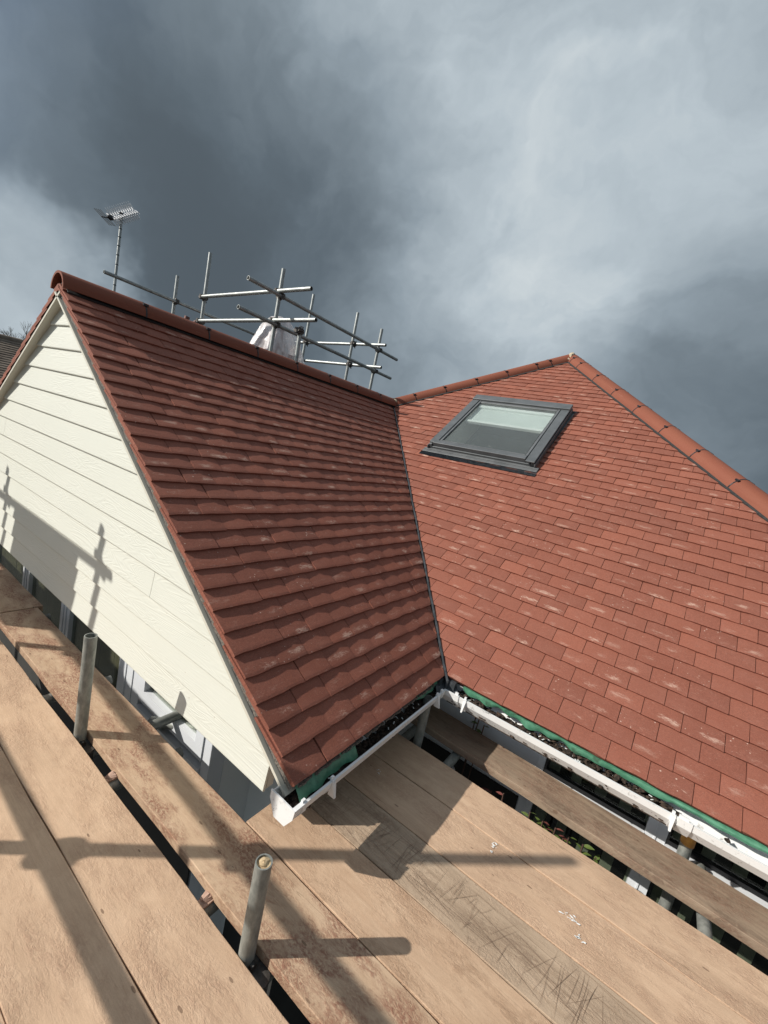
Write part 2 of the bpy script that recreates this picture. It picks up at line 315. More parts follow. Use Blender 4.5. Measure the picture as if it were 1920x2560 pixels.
def m_poly():
    s = NB('polythene'); nt_ = s.nt
    s.fin((0.82, 0.77, 0.77), 0.25); p = s.obj(); n = s.noise(s.map(p, (9, 9, 3)), 1.0, 4, 0.6, 1.2); s.bump(n, 0.8, 0.02)
    tr = s.n('ShaderNodeBsdfTransparent'); m1 = s.n('ShaderNodeMixShader')
    s.put(s.math('MULTIPLY_ADD', s.ramp(n, 0.35, 0.7), 0.45, 0.42), m1.inputs[0]); s.put(tr.outputs[0], m1.inputs[1]); s.put(s.b.outputs[0], m1.inputs[2]); s.put(m1.outputs[0], s.o.inputs[0])
m_poly()
M = MATS

# ------------------------------------------------------------------ object helpers
WM = {}
def link(o, parent=None, mw=None):
    COL.objects.link(o)
    mw = mw or Matrix.Identity(4)
    if parent is not None:
        o.parent = parent; o.matrix_parent_inverse = WM[parent.name].inverted()
    o.matrix_basis = mw; WM[o.name] = mw.copy()
    return o
def tag(o, label=None, cat=None, group=None, kind=None):
    if label: o['label'] = label
    if cat: o['category'] = cat
    if group: o['group'] = group
    if kind: o['kind'] = kind
    return o
def thing(name, label, cat, loc=(0, 0, 0), group=None, rot=None):
    o = bpy.data.objects.new(name, None); o.empty_display_size = 0.1
    mw = Matrix.Translation(Vector(loc))
    if rot is not None: mw = mw @ rot
    link(o, None, mw); return tag(o, label, cat, group)
def mesh_ob(name, verts, faces, mat, parent=None, mw=None, smooth=False):
    me = bpy.data.meshes.new(name); me.from_pydata([tuple(v) for v in verts], [], faces); me.update()
    if smooth: me.polygons.foreach_set('use_smooth', [True] * len(me.polygons))
    if mat: me.materials.append(M[mat])
    o = bpy.data.objects.new(name, me); return link(o, parent, mw)
class MB:
    def __init__(s): s.v = []; s.f = []
    def add(s, vs, fs):
        n = len(s.v); s.v += [Vector(v) for v in vs]; s.f += [tuple(i + n for i in f) for f in fs]
    def box(s, lo, hi, mw=None):
        x0, y0, z0 = lo; x1, y1, z1 = hi
        vs = [Vector(p) for p in ((x0, y0, z0), (x1, y0, z0), (x1, y1, z0), (x0, y1, z0), (x0, y0, z1), (x1, y0, z1), (x1, y1, z1), (x0, y1, z1))]
        if mw is not None: vs = [mw @ v for v in vs]
        s.add(vs, [(3, 2, 1, 0), (4, 5, 6, 7), (0, 1, 5, 4), (1, 2, 6, 5), (2, 3, 7, 6), (3, 0, 4, 7)])
    def quadbox(s, base, top):   # two matching loops of points -> closed prism
        n = len(base); s.add(list(base) + list(top), [tuple(range(n - 1, -1, -1)), tuple(range(n, 2 * n))] + [(i, (i + 1) % n, n + (i + 1) % n, n + i) for i in range(n)])
    def tube(s, a, b, r, n=16, r2=None, cap=True, hollow=0.0):
        a, b = Vector(a), Vector(b); d = (b - a).normalized()
        x = d.orthogonal().normalized(); y = d.cross(x); r2 = r if r2 is None else r2
        ring = lambda c, rr: [c + (x * math.cos(2 * math.pi * i / n) + y * math.sin(2 * math.pi * i / n)) * rr for i in range(n)]
        o = len(s.v)
        if hollow:
            s.v += ring(a, r) + ring(b, r2) + ring(a, r - hollow) + ring(b, r2 - hollow)
            for i in range(n):
                j = (i + 1) % n
                s.f += [(o + i, o + j, o + n + j, o + n + i), (o + 2 * n + j, o + 2 * n + i, o + 3 * n + i, o + 3 * n + j), (o + j, o + i, o + 2 * n + i, o + 2 * n + j), (o + n + i, o + n + j, o + 3 * n + j, o + 3 * n + i)]
        else:
            s.v += ring(a, r) + ring(b, r2)
            s.f += [(o + i, o + (i + 1) % n, o + n + (i + 1) % n, o + n + i) for i in range(n)]
            if cap: s.f += [tuple(o + i for i in range(n - 1, -1, -1)), tuple(o + n + i for i in range(n))]
    def blob(s, c, r, seed=0, seg=8, rings=5, rough=0.25):
        rr = random.Random(seed); c = Vector(c); r = Vector(r) if not isinstance(r, (int, float)) else Vector((r, r, r)); o = len(s.v)
        for i in range(rings + 1):
            th = math.pi * i / rings
            for j in range(seg):
                ph = 2 * math.pi * j / seg; k = 1 + rr.uniform(-rough, rough)
                s.v.append(c + Vector((r.x * math.sin(th) * math.cos(ph) * k, r.y * math.sin(th) * math.sin(ph) * k, r.z * math.cos(th) * k)))
        for i in range(rings):
            for j in range(seg):
                s.f.append((o + i * seg + j, o + (i + 1) * seg + j, o + (i + 1) * seg + (j + 1) % seg, o + i * seg + (j + 1) % seg))
    def build(s, name, mat, parent=None, smooth=False, mw=None):
        o = mesh_ob(name, s.v, s.f, mat, parent, mw, False)
        if smooth:
            me = o.data; bm = bmesh.new(); bm.from_mesh(me)
            for f in bm.faces: f.smooth = True
            for ed in bm.edges:
                if len(ed.link_faces) != 2 or ed.calc_face_angle(0) > 0.7: ed.smooth = False
            bm.to_mesh(me); bm.free()
        return o
def frame(ex, ey, ez, o):
    return Matrix(((ex[0], ey[0], ez[0], o[0]), (ex[1], ey[1], ez[1], o[1]), (ex[2], ey[2], ez[2], o[2]), (0, 0, 0, 1)))

# ------------------------------------------------------------------ setting
g = mesh_ob('ground', [(-400, -400, GROUND), (400, -400, GROUND), (400, 400, GROUND), (-400, 400, GROUND)], [(0, 1, 2, 3)], 'ground_dark'); tag(g, kind='structure')
mb = MB()
for i in range(-6, 16):
    for j in range(-5, 1):
        mb.box((i * 0.45 + 0.005, j * 0.45 + 0.21, GROUND + 0.004), (i * 0.45 + 0.445, j * 0.45 + 0.65, GROUND + 0.034 + random.uniform(-.004, .004)))
o = mb.build('paving', 'paving'); tag(o, kind='structure')

# ------------------------------------------------------------------ the house
house = thing('house', 'bungalow with red tiled roofs, cream boarded gable and a roof window', 'house', (0, 0, GROUND))
DK = -0.040   # deck lies this far under the tile plane (along the normal)
NW = Vector((SP, 0, CP)); NM = Vector((0, -SP, CP)); NL = Vector((-SP, 0, CP)); NE = Vector((SP, 0, CP))
def wing(y, s, n=0.0): return Vector((A - s * CP, y, s * SP)) + NW * n
def main(x, s, n=0.0): return Vector((x, YV + s * CP, s * SP)) + NM * n
SPK = (S + A) / CP   # slope length up to the peak
XE = 2 * S + A       # east end of the main eaves
YB = 11.0
# roof decks (felt under the tiles)
def deck(name, pts, nrm, t=0.025):
    pts = [Vector(p) + nrm * DK for p in pts]; m_ = MB(); m_.quadbox([p - nrm * t for p in pts], pts); return m_.build(name, 'dark_strip', house)
wing_roof = deck('wing_roof', [(A - .02, 0.012, .014), (A - .02, YV + .0, .014), (0, YV + A, H), (0, 0.012, H)], NW)
# the main deck has the opening of the roof window left out: four strips
SKX0, SKX1, SKS0, SKS1 = 1.06, 2.075, 2.24, 3.34
def hipL(s): return max(s * CP - A, A - s * CP)
def hipR(s): return 2 * S + A - s * CP
m_ = MB()
def strip(xa, xb, s0, s1, lo=hipL, hi=hipR):
    n_ = 10
    for i in range(n_):
        a0 = s0 + (s1 - s0) * i / n_; a1 = s0 + (s1 - s0) * (i + 1) / n_
        q = [main(max(xa, lo(a0)), a0), main(min(xb, hi(a0)), a0), main(min(xb, hi(a1)), a1), main(max(xa, lo(a1)), a1)]
        m_.quadbox([p + NM * (DK - .025) for p in q], [p + NM * DK for p in q])
strip(-9, 99, 0.02, SKS0); strip(-9, SKX0, SKS0, SKS1); strip(SKX1, 99, SKS0, SKS1); strip(-9, 99, SKS1, SPK)
main_roof = m_.build('main_roof', 'dark_strip', house)
left_roof = deck('left_roof', [(-A + .02, 0.012, .014), (0, 0.012, H), (0, YV + A, H), (S, YV + A + S, H + S * T), (S, YB, H + S * T), (-A + .02, YB, .014)][::-1], NL)
east_roof = deck('east_roof', [(XE, YV, 0), (XE, YB, 0), (S, YB, H + S * T), (S, YV + A + S, H + S * T)], NE)

# ---- tiles
TW, TG, TL, TT = 0.165, 0.1, 0.265, 0.0125
def tile_mesh(w, seed, nu=4):
    rr = random.Random(seed); vs = []; uv = []; fs = []
    tw = rr.uniform(-.0009, .0009); g_ = 0.0009
    ys = (0.0, 0.012, 0.11, TL)
    for j, y in enumerate(ys):
        for i in range(nu + 1):
            x = g_ + (w - 2 * g_) * i / nu; c = (i / nu - .5) * 2
            h = 0.0085 - 0.117 * y + 0.0018 * (1 - c ** 4) - 0.0008 + 0.0012 * math.sin(y * 11) + tw * c
            if j == 0: h -= 0.0014
            vs.append((x, y + (rr.uniform(-.0022, .0022) if j == 0 else 0), h)); uv.append((x, y))
    n1 = len(vs)
    for i in range(nu + 1): vs.append((vs[i][0], vs[i][1] + .001, vs[i][2] - TT + .002)); uv.append((vs[i][0], 0.0))
    for j in range(len(ys) - 1):
        for i in range(nu):
            a = j * (nu + 1) + i; fs.append((a, a + 1, a + nu + 2, a + nu + 1))
    for i in range(nu): fs.append((i + 1, i, n1 + i, n1 + i + 1))
    n2 = len(vs)
    for j in (0, 1, 2, 3):
        for i in (0, nu):
            p = vs[j * (nu + 1) + i]; vs.append((p[0], p[1], p[2] - TT + (.002 if j == 0 else 0))); uv.append((p[0], p[1]))
    for j in range(3):
        a, b = j * (nu + 1), (j + 1) * (nu + 1); fs.append((a, b, n2 + 2 * (j + 1), n2 + 2 * j))
        a, b = j * (nu + 1) + nu, (j + 1) * (nu + 1) + nu; fs.append((b, a, n2 + 2 * j + 1, n2 + 2 * (j + 1) + 1))
    return vs, uv, fs
def to_mesh(name, vs, uv, fs, rnd=None):
    me = bpy.data.meshes.new(name); me.from_pydata([tuple(v) for v in vs], [], fs)
    ul = me.uv_layers.new(name='UVMap'); li = np.empty(len(me.loops), dtype=np.int32); me.loops.foreach_get('vertex_index', li)
    ul.data.foreach_set('uv', np.asarray(uv, dtype=np.float32)[li].ravel())
    at = me.attributes.new('rnd', 'FLOAT', 'POINT'); at.data.foreach_set('value', np.zeros(len(vs), dtype=np.float32) if rnd is None else np.asarray(rnd, dtype=np.float32))
    me.materials.append(M['concrete_tile']); me.update(); return me
VAR = [tile_mesh(TW, k) for k in range(5)]
VARM = [to_mesh('roof_tile', *v) for v in VAR]
def clip(vs, uv, fs, planes):   # planes: (a, b, c) keep a*x + b*y <= c in tile coordinates
    for a, b, c in planes:
        nv, nu_, nf, cache = list(vs), list(uv), [], {}
        d = [a * v[0] + b * v[1] - c for v in vs]
        def cut(i, j):
            k = (min(i, j), max(i, j))
            if k not in cache:
                t_ = d[i] / (d[i] - d[j]); cache[k] = len(nv)
                nv.append(tuple(vs[i][q] + (vs[j][q] - vs[i][q]) * t_ for q in range(3))); nu_.append(tuple(uv[i][q] + (uv[j][q] - uv[i][q]) * t_ for q in range(2)))
            return cache[k]
        for f in fs:
            o_ = []
            for q in range(len(f)):
                i, j = f[q], f[(q + 1) % len(f)]
                if d[i] <= 0: o_.append(i)
                if (d[i] <= 0) != (d[j] <= 0): o_.append(cut(i, j))
            if len(o_) >= 3: nf.append(tuple(o_))
        vs, uv, fs = nv, nu_, nf
        used = sorted({i for f in fs for i in f}); mp_ = {k: i for i, k in enumerate(used)}
        vs = [vs[i] for i in used]; uv = [uv[i] for i in used]; fs = [tuple(mp_[i] for i in f) for f in fs]
        if not fs: break
    return vs, uv, fs
TILES = []   # (score, matrix, variant or mesh triple, roof)
def lay(roof, ex, ey, ez, org, across, s, w, planes, extra=0.0):
    """one tile: tail left corner at (across, s) on the slope; planes given in slope coordinates (a*c + b*s <= d)"""
    pl = []
    c4 = [(across, s), (across + w, s), (across, s + TL), (across + w, s + TL)]
    for a, b, d in planes:
        e4 = [a * p[0] + b * p[1] - d for p in c4]
        if min(e4) >= 0: return
        if max(e4) > 0: pl.append((a, b, d - a * across - b * s))
    o_ = org + ex * across + ey * (s + random.uniform(-.002, .002)) + ez * (random.uniform(-.0008, .0012) + extra)
    mw = frame(ex, ey, ez, o_) @ Matrix.Rotation(random.uniform(-.006, .006), 4, 'Z') @ Matrix.Rotation(random.uniform(-.007, .007), 4, 'Y')
    k = random.randrange(5)
    if pl or abs(w - TW) > .002:
        tri = clip(*(VAR[k] if abs(w - TW) < .002 else tile_mesh(w, random.randrange(999), 6)), pl)
        if not tri[2]: return
        ys_ = [v for v in tri[0] if v[1] < 0.1]
        if not ys_: ys_ = tri[0][:3]
        xs = [v[0] for v in tri[0]]; x0, x1 = min(xs), max(xs)
    else: tri = k; x0, x1 = 0, w
    cs = [pix(mw @ Vector(p)) for p in ((x0, 0, 0), (x1, 0, 0), (x1, TG, 0), (x0, TG, 0))]
    sc_ = 0
    if min(c[2] for c in cs) > 0.1:
        ar = 0.5 * abs(sum(cs[i][0] * cs[(i + 1) % 4][1] - cs[(i + 1) % 4][0] * cs[i][1] for i in range(4)))
        mx_, my_ = sum(c[0] for c in cs) / 4, sum(c[1] for c in cs) / 4
        if 5 < mx_ < 1915 and 5 < my_ < 2555: sc_ = ar
    TILES.append((sc_, mw, tri, roof))
UX, UY = Vector((1, 0, 0)), Vector((0, 1, 0))
upW = Vector((-CP, 0, SP)); upM = Vector((0, CP, SP)); upL = Vector((CP, 0, SP))
VG = 0.016
for k in range(30):
    s = TG * k
    wp = [(1, -CP, YV - VG), (0, 1, L - .012)]                       # valley: y - s cos p <= YV
    y = 0.0; first = TW if k % 2 == 0 else TW * 1.5
    while y < YV + A:
        w = first if y == 0 else TW
        j_ = random.uniform(-.005, .003) if y == 0 else 0; lay('wing_roof', UY, upW, NW, Vector((A, 0, 0)), y + j_, s, w, wp); y += w
    for yy in (0, 1):                              # verge columns of the far slope
        w = (TW if k % 2 == 0 else TW * 1.5) if yy == 0 else TW
        lay('left_roof', -UY, upL, NL, Vector((-A, 0, 0)), -(w if yy == 0 else w + (TW if k % 2 == 0 else TW * 1.5)), s, w, [(0, 1, L - .012)])
for s0_ in (-0.0,):                                # eaves under-tiles
    y = 0.0
    while y < YV - .1:
        lay('wing_roof', UY, upW, NW, Vector((A, 0, 0)), y, 0.004, TW, [(1, -CP, YV - VG)], -0.012); y += TW
XO = A + 0.1732; TP = 0.166
for k in range(49):
    s = TG * k
    base = XO + (0 if k % 2 == 0 else TP / 2) - 40 * TP
    mp_ = [(-1, -CP, -A - VG), (1, CP, 2 * S + A - .02), (-1, CP, A - .02)]
    for i in range(90):
        x = base + i * TP
        if x > XE or x < -.3: continue
        if SKS0 - .19 < s < SKS1 - .02 and x + TP > 1.0 and x < 2.13:
            if x < 1.0: lay('main_roof', UX, upM, NM, Vector((0, YV, 0)), x, s, TW, mp_ + [(1, 0, 1.0)])
            if x + TP > 2.13: lay('main_roof', UX, upM, NM, Vector((0, YV, 0)), x, s, TW, mp_ + [(-1, 0, -2.13)])
            if s < SKS0 - .13: lay('main_roof', UX, upM, NM, Vector((0, YV, 0)), x, s, TW, mp_ + [(-1, 0, -1.0), (1, 0, 2.13), (0, 1, SKS0 - .06)])
            continue
        lay('main_roof', UX, upM, NM, Vector((0, YV, 0)), x, s, TW, mp_)
x = XO - 3 * TP + TP / 2
while x < XE:
    lay('main_roof', UX, upM, NM, Vector((0, YV, 0)), x, 0.004, TW, [(-1, -CP, -A - VG)], -0.012); x += TP
TILES.sort(key=lambda t_: -t_[0])
ROOF = {'wing_roof': wing_roof, 'main_roof': main_roof, 'left_roof': left_roof}
bv, bu, bf, br = [], [], [], []
for i, (sc_, mw, tri, roof) in enumerate(TILES):
    if i < 300:
        me = VARM[tri] if isinstance(tri, int) else to_mesh('roof_tile', *tri)
        link(bpy.data.objects.new('roof_tile', me), ROOF[roof], mw)
    else:
        vs, uv, fs = VAR[tri] if isinstance(tri, int) else tri
        n_ = len(bv); bv += [mw @ Vector(v) for v in vs]; bu += uv; bf += [tuple(q + n_ for q in f) for f in fs]; br += [random.random()] * len(vs)
tag(link(bpy.data.objects.new('roof_tiles', to_mesh('roof_tiles', bv, bu, bf, br)), house), kind='stuff')

# ---- ridge and hip tiles: half-round, each its own object, with a dark union clip
def halfround(r, ln, th, n=12, sag=0.0, a0=0.0):
    m_ = MB(); vs = []
    for x in (0.0, ln):
        for rr_ in (r, r - th):
            for i in range(n + 1):
                a = a0 + (math.pi - 2 * a0) * i / n
                vs.append((x, rr_ * math.cos(a), rr_ * math.sin(a)))
    q = n + 1; fs = []
    for i in range(n):
        fs += [(i, i + 1, 2 * q + i + 1, 2 * q + i), (q + i + 1, q + i, 3 * q + i, 3 * q + i + 1), (i + 1, i, q + i, q + i + 1), (2 * q + i, 2 * q + i + 1, 3 * q + i + 1, 3 * q + i)]
    for b in (0, n): fs += [(b, 2 * q + b, 3 * q + b, q + b)]
    return vs, fs
RIDGE_M = {}
def ridge_run(name, p0, d, zup, cuts, r=0.098, drop=0.034):
    d = d.normalized(); ey = zup.cross(d).normalized(); ez = d.cross(ey)
    for a, b in zip(cuts[:-1], cuts[1:]):
        ln = b - a - 0.006; key = round(ln, 3)
        if key not in RIDGE_M:
            vs, fs = halfround(r, ln, 0.014); me = bpy.data.meshes.new(name); me.from_pydata(vs, [], fs); me.materials.append(M['ridge_concrete'])
            me.polygons.foreach_set('use_smooth', [True] * len(me.polygons)); me.update()
            try: me.set_sharp_from_angle(angle=0.8)
            except Exception: pass
            RIDGE_M[key] = me
        mw = frame(d, ey, ez, p0 + d * (a + .003) - ez * drop) @ Matrix.Rotation(random.uniform(-.006, .006), 4, 'X') @ Matrix.Rotation(random.uniform(-.004, .004), 4, 'Z')
        rt = link(bpy.data.objects.new(name, RIDGE_M[key]), house, mw)
        if a > cuts[0] + .01:   # union clip at the joint
            m_ = MB()
            vs, fs = halfround(r + .0025, 0.009, 0.006, 12, a0=-.02); m_.add([(v[0] - .0075, v[1], v[2]) for v in vs], fs)
            for ang in (0.85, 2.3):
                c_ = Vector((-.003, (r + .004) * math.cos(ang), (r + .004) * math.sin(ang))); m_.box((c_.x - .016, c_.y - .010, c_.z - .006), (c_.x + .016, c_.y + .010, c_.z + .007))
            m_.v = [mw @ v for v in m_.v]; m_.build('union_clip', 'black_plastic', rt)
ridge_run('ridge_tile', Vector((0, 0, H)), UY, Vector((0, 0, 1)), [-0.012, .46, .925, 1.38, 1.84, 2.30, 2.755, 3.21, 3.60])
hipLd = Vector((1, 1, T)); hipLn = hipLd.length
upv = Vector((-SP, -SP, 2 * CP)).normalized()
ridge_run('hip_tile', Vector((0, YV + A, H)), hipLd, Vector((-T, -T, 2)).normalized(), [-.07, .29, .70, 1.135, 1.56, 1.985, 2.185, S * hipLn - .015])
hipRd = Vector((1, -1, -T))
ridge_run('hip_tile', Vector((S, YV + A + S, H + S * T)), hipRd, Vector((T, -T, 2)).normalized(), [.02, .155, .37, .83, 1.285, 1.745, 2.215, 2.675, 3.14, 3.6, 4.05, 4.5, 4.95, 5.4, 5.85])
ridge_run('ridge_tile', Vector((S, YV + A + S, H + S * T)), UY, Vector((0, 0, 1)), [.05] + [.05 + .45 * i for i in range(1, 12)])
# dark ventilated roll under the hips and ridges
def roll(p0, p1, na, nb, ta, tb):
    m_ = MB(); p0, p1 = Vector(p0), Vector(p1)
    for nn, tt, w in ((na, ta, .120), (nb, tb, .120)):
        q = [p0 + nn * .016, p1 + nn * .016, p1 + tt * w + nn * .013, p0 + tt * w + nn * .013]
        m_.quadbox([v - nn * .012 for v in q], q)
    return m_.build('ventilated_roll', 'dark_strip', house)
pk = Vector((S, YV + A + S, H + S * T))
def perp(n, d): 
    v = n.cross(d).normalized(); return v if v.z < 0 else -v
roll((0, YV + A, H), pk, NM, NL, perp(NM, hipLd), perp(NL, hipLd))
roll(pk, pk + hipRd * 3.9, NM, NE, perp(NM, hipRd), perp(NE, hipRd))
m_ = MB()
for nn, tt in ((NW, -upW), (NL, -upL)):
    q = [Vector((0, .02, H)) + nn * .014, Vector((0, YV + A - .1, H)) + nn * .014, Vector((0, YV + A - .1, H)) + tt * .100 + nn * .012, Vector((0, .02, H)) + tt * .100 + nn * .012]
    m_.quadbox([v - nn * .01 for v in q], q)
m_.build('ventilated_roll', 'dark_strip', house)
# mortar: peak, junction, and the open end of the front ridge tile
m_ = MB(); m_.blob(pk + Vector((0, -.035, -.002)), (.045, .075, .068), 3, 14, 9, .10); m_.blob(pk + Vector((-.03, -.11, -.05)), (.06, .03, .03), 4, 10, 6, .25); m_.build('mortar_bedding', 'mortar', house, True)
m_ = MB(); m_.blob((0.02, YV + A - .01, H + .01), (.08, .075, .055), 5, 12, 8, .15); m_.build('mortar_bedding', 'mortar', house, True)
m_ = MB(); m_.blob((0, .06, H - .02), (.07, .02, .030), 6, 10, 6, .1); m_.build('ridge_end_filler', 'dark_strip', house, True)

# ---- valley trough with its upstand
m_ = MB(); v0 = Vector((A, YV, 0)); v1 = Vector((0, YV + A, H)); vd = (v1 - v0)
def vpt(t_, side, w, up):   # side -1 on the wing slope, +1 on the main slope
    p = v0 + vd * t_
    return p + Vector((0, -w, w * 0)) * (side < 0) * 1 + Vector((w, 0, 0)) * (side > 0) + Vector((0, 0, up))
n_ = 60
for i in range(n_):
    t0, t1 = i / n_, (i + 1) / n_; wob = lambda k: .0018 * math.sin(k * 47.0) + .0012 * math.sin(k * 131)
    t0 -= .012 * (i == 0)
    m_.add([vpt(t0, -1, .09, -.045), vpt(t1, -1, .09, -.045), vpt(t1, -1, .006, -.034), vpt(t0, -1, .006, -.034)], [(0, 1, 2, 3)])
    m_.add([vpt(t0, 1, .006, -.034), vpt(t1, 1, .006, -.034), vpt(t1, 1, .09, -.045), vpt(t0, 1, .09, -.045)], [(0, 1, 2, 3)])
    a0, a1 = vpt(t0, -1, .0065 + wob(t0), -.034), vpt(t1, -1, .0065 + wob(t1), -.034); b0, b1 = vpt(t0, 1, .0065 - wob(t0), -.034), vpt(t1, 1, .0065 - wob(t1), -.034)
    up = Vector((0, 0, .050))
    m_.add([a0, a1, a1 + up, a0 + up, b0, b1, b1 + up, b0 + up], [(0, 1, 2, 3), (5, 4, 7, 6), (3, 2, 6, 7), (0, 3, 7, 4)])
m_.box((A - .035, YV - .06, -.075), (A + .005, YV - .015, -.012)); m_.box((A + .02, YV - .02, -.06), (A + .075, YV + .012, -.012))
m_.build('valley_trough', 'lead_plastic', house)
# ---- verge: undercloak, soffit and barge edge along both gable rakes
for sgn, nn in ((1, NW), (-1, NL)):
    def rk(s, n, y): 
        p = Vector((A - s * CP, y, s * SP)) + NW * n
        return p if sgn > 0 else Vector((-p.x, p.y, p.z))
    m_ = MB()
    for i in range(60):
        s0, s1 = L * i / 60, L * (i + 1) / 60; j0 = .004 * math.sin(i * 2.3) ; j1 = .004 * math.sin((i + 1) * 2.3)
        lo0, lo1 = -.050 + j0, -.050 + j1
        m_.quadbox([rk(s0, lo0, .008), rk(s1, lo1, .008), rk(s1, lo1, .05), rk(s0, lo0, .05)], [rk(s0, -.027, .008), rk(s1, -.027, .008), rk(s1, -.027, .05), rk(s0, -.027, .05)])
    m_.build('undercloak', 'undercloak', house)
    m_ = MB(); e = .012 / CP
    m_.quadbox([rk(-.01, -.073, -.004), rk(L + .055 * T * 0, -.073, -.004), rk(L, -.073, .075), rk(-.01, -.073, .075)], [rk(-.01, -.060, -.004), rk(L, -.060, -.004), rk(L, -.060, .075), rk(-.01, -.060, .075)])
    m_.build('soffit', 'cream_trim', house)
# ---- cladding planks
PZ0, PP, PY = -0.167, 0.1365, 0.035
def rake_x(z): return (H - .078 - z) / T
i = 0
while True:
    z0 = PZ0 + PP * i; z1 = z0 + PP + .018
    if z0 > H - .14: break
    x0b = min(rake_x(z0), 2.275); z1c = min(z1, H - .085); x1b = max(min(rake_x(z1c), 2.275), .004)
    spans = [(-x0b, x0b, -x1b, x1b)]
    if i == 3: spans = [(-x0b, 1.3375, -x1b, 1.3375), (1.3405, x0b, 1.3405, x1b)]
    if i == 6: spans = [(-x0b, -.92, -x1b, -.92), (-.917, x0b, -.917, x1b)]
    for a0, b0, a1, b1 in spans:
        m_ = MB(); pr0 = [(PY + .006, z0), (PY + .0022, z0 + .0014), (PY + .0004, z0 + .0042), (PY, z0 + .0085)]
        ln0 = [[(a0 + (a1 - a0) * (z_ - z0) / (z1c - z0), y_, z_), (b0 + (b1 - b0) * (z_ - z0) / (z1c - z0), y_, z_)] for y_, z_ in pr0] + [[(a1, PY + .013, z1c), (b1, PY + .013, z1c)], [(a1, PY + .0215, z1c), (b1, PY + .0215, z1c)], [(a0, PY + .012, z0), (b0, PY + .012, z0)]]
        nn0 = len(ln0); m_.add([p[0] for p in ln0] + [p[1] for p in ln0], [(q, nn0 + q, nn0 + (q + 1) % nn0, (q + 1) % nn0) for q in range(nn0)] + [tuple(range(nn0)), tuple(range(2 * nn0 - 1, nn0 - 1, -1))])
        m_.build('cladding_plank', 'cream_cladding', house)
    i += 1
m_ = MB(); m_.quadbox([(-2.3, .058, -.167), (2.27, .058, -.167), (2.27, .058, 0), (.02, .058, H - .1), (-.02, .058, H - .1), (-2.3, .058, 0)][::-1], [(-2.3, .09, -.167), (2.27, .09, -.167), (2.27, .09, 0), (.02, .09, H - .1), (-.02, .09, H - .1), (-2.3, .09, 0)][::-1]); m_.build('gable_wall', 'render_wall', house)
m_ = MB(); m_.box((-2.3, .036, -.160), (2.2, .24, -.150)); m_.build('soffit', 'frame_upvc', house)

# ---- front window wall under the gable
def vbar(m_, x0, x1, y0, y1, z0, z1): m_.box((x0, y0, z0), (x1, y1, z1))
m_ = MB(); m_.box((1.30, .45, GROUND), (2.2, .53, -.16)); m_.box((2.08, .5305, GROUND), (2.2, 1.52, -.11)); m_.box((1.785, .251, GROUND), (1.80, .449, -.16)); m_.build('corner_wall', 'blind_bar', house)
m_ = MB(); m_.box((-2.3, .145, GROUND), (1.80, .154, -.64)); m_.box((1.815, .440, GROUND), (2.215, .449, -1.2)); m_.box((2.2005, .4495, GROUND), (2.215, 1.405, -.62)); m_.build('shade_panel', 'ground_dark', house)  # near-black panels added to stand for deep shade below the boards
m_ = MB(); m_.box((2.216, 1.405, GROUND), (2.95, 1.419, -.60)); m_.build('shade_panel', 'ground_dark', house)  # same painted-in shade below the side wall
xs = [(-2.3, -2.16), (-1.52, -1.44), (-.735, -.60), (.02, .165), (.88, 1.125), (1.74, 1.80)]
win = MB()
for a, b in xs:
    win.box((a, .165, GROUND + .1), (b, .225, -.16))
    for q in ((.30, .62) if b - a > .1 else ()): win.box((a + (b - a) * q, .160, GROUND + .1), (a + (b - a) * (q + .07), .1645, -.162))
    win.box((a + .004, .2255, GROUND + .1), (b - .004, .26, -.165))
win.box((-2.3, .17, GROUND), (1.80, .25, GROUND + .099))
front_window = win.build('window', 'frame_upvc', house)
m_ = MB(); m_.box((1.50, .436, GROUND + .1), (1.60, .4495, -.162)); m_.box((1.615, .440, GROUND + .1), (1.70, .4495, -.162)); m_.build('corner_post', 'frame_upvc', house)
m_ = MB(); a, b = 1.126, 1.739
m_.box((a, .158, -.455), (b, .215, -.385)); m_.box((a, .158, -.384), (a + .06, .215, -.17)); m_.box((b - .06, .158, -.384), (b, .215, -.17))
m_.build('sash', 'frame_upvc', front_window)
m_ = MB(); m_.box((a, .150, -.575), (b, .225, -.495)); m_.build('transom', 'frame_upvc', front_window)
for j, ((_, x0), (x1, _)) in enumerate(zip(xs[:-1], xs[1:])):
    m_ = MB(); m_.box((x0 + .001, .19, GROUND + .1), (x1 - .001, .198, -.17)); m_.build('pane', 'window_glass', front_window)
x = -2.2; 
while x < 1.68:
    m_ = MB(); m_.box((x, .206 + random.uniform(-.003, .003), GROUND + .12), (x + .093, .212, -.17)); m_.build('reflection_slat', 'slat_olive', front_window); x += .098  # olive slats imitate a fence reflected in the glass
m_ = MB(); m_.box((-2.3, .9, GROUND), (2.07, .92, 0)); m_.box((-2.4, .2, GROUND), (-2.31, YB, 0.0)); m_.build('inner_wall', 'interior', house)

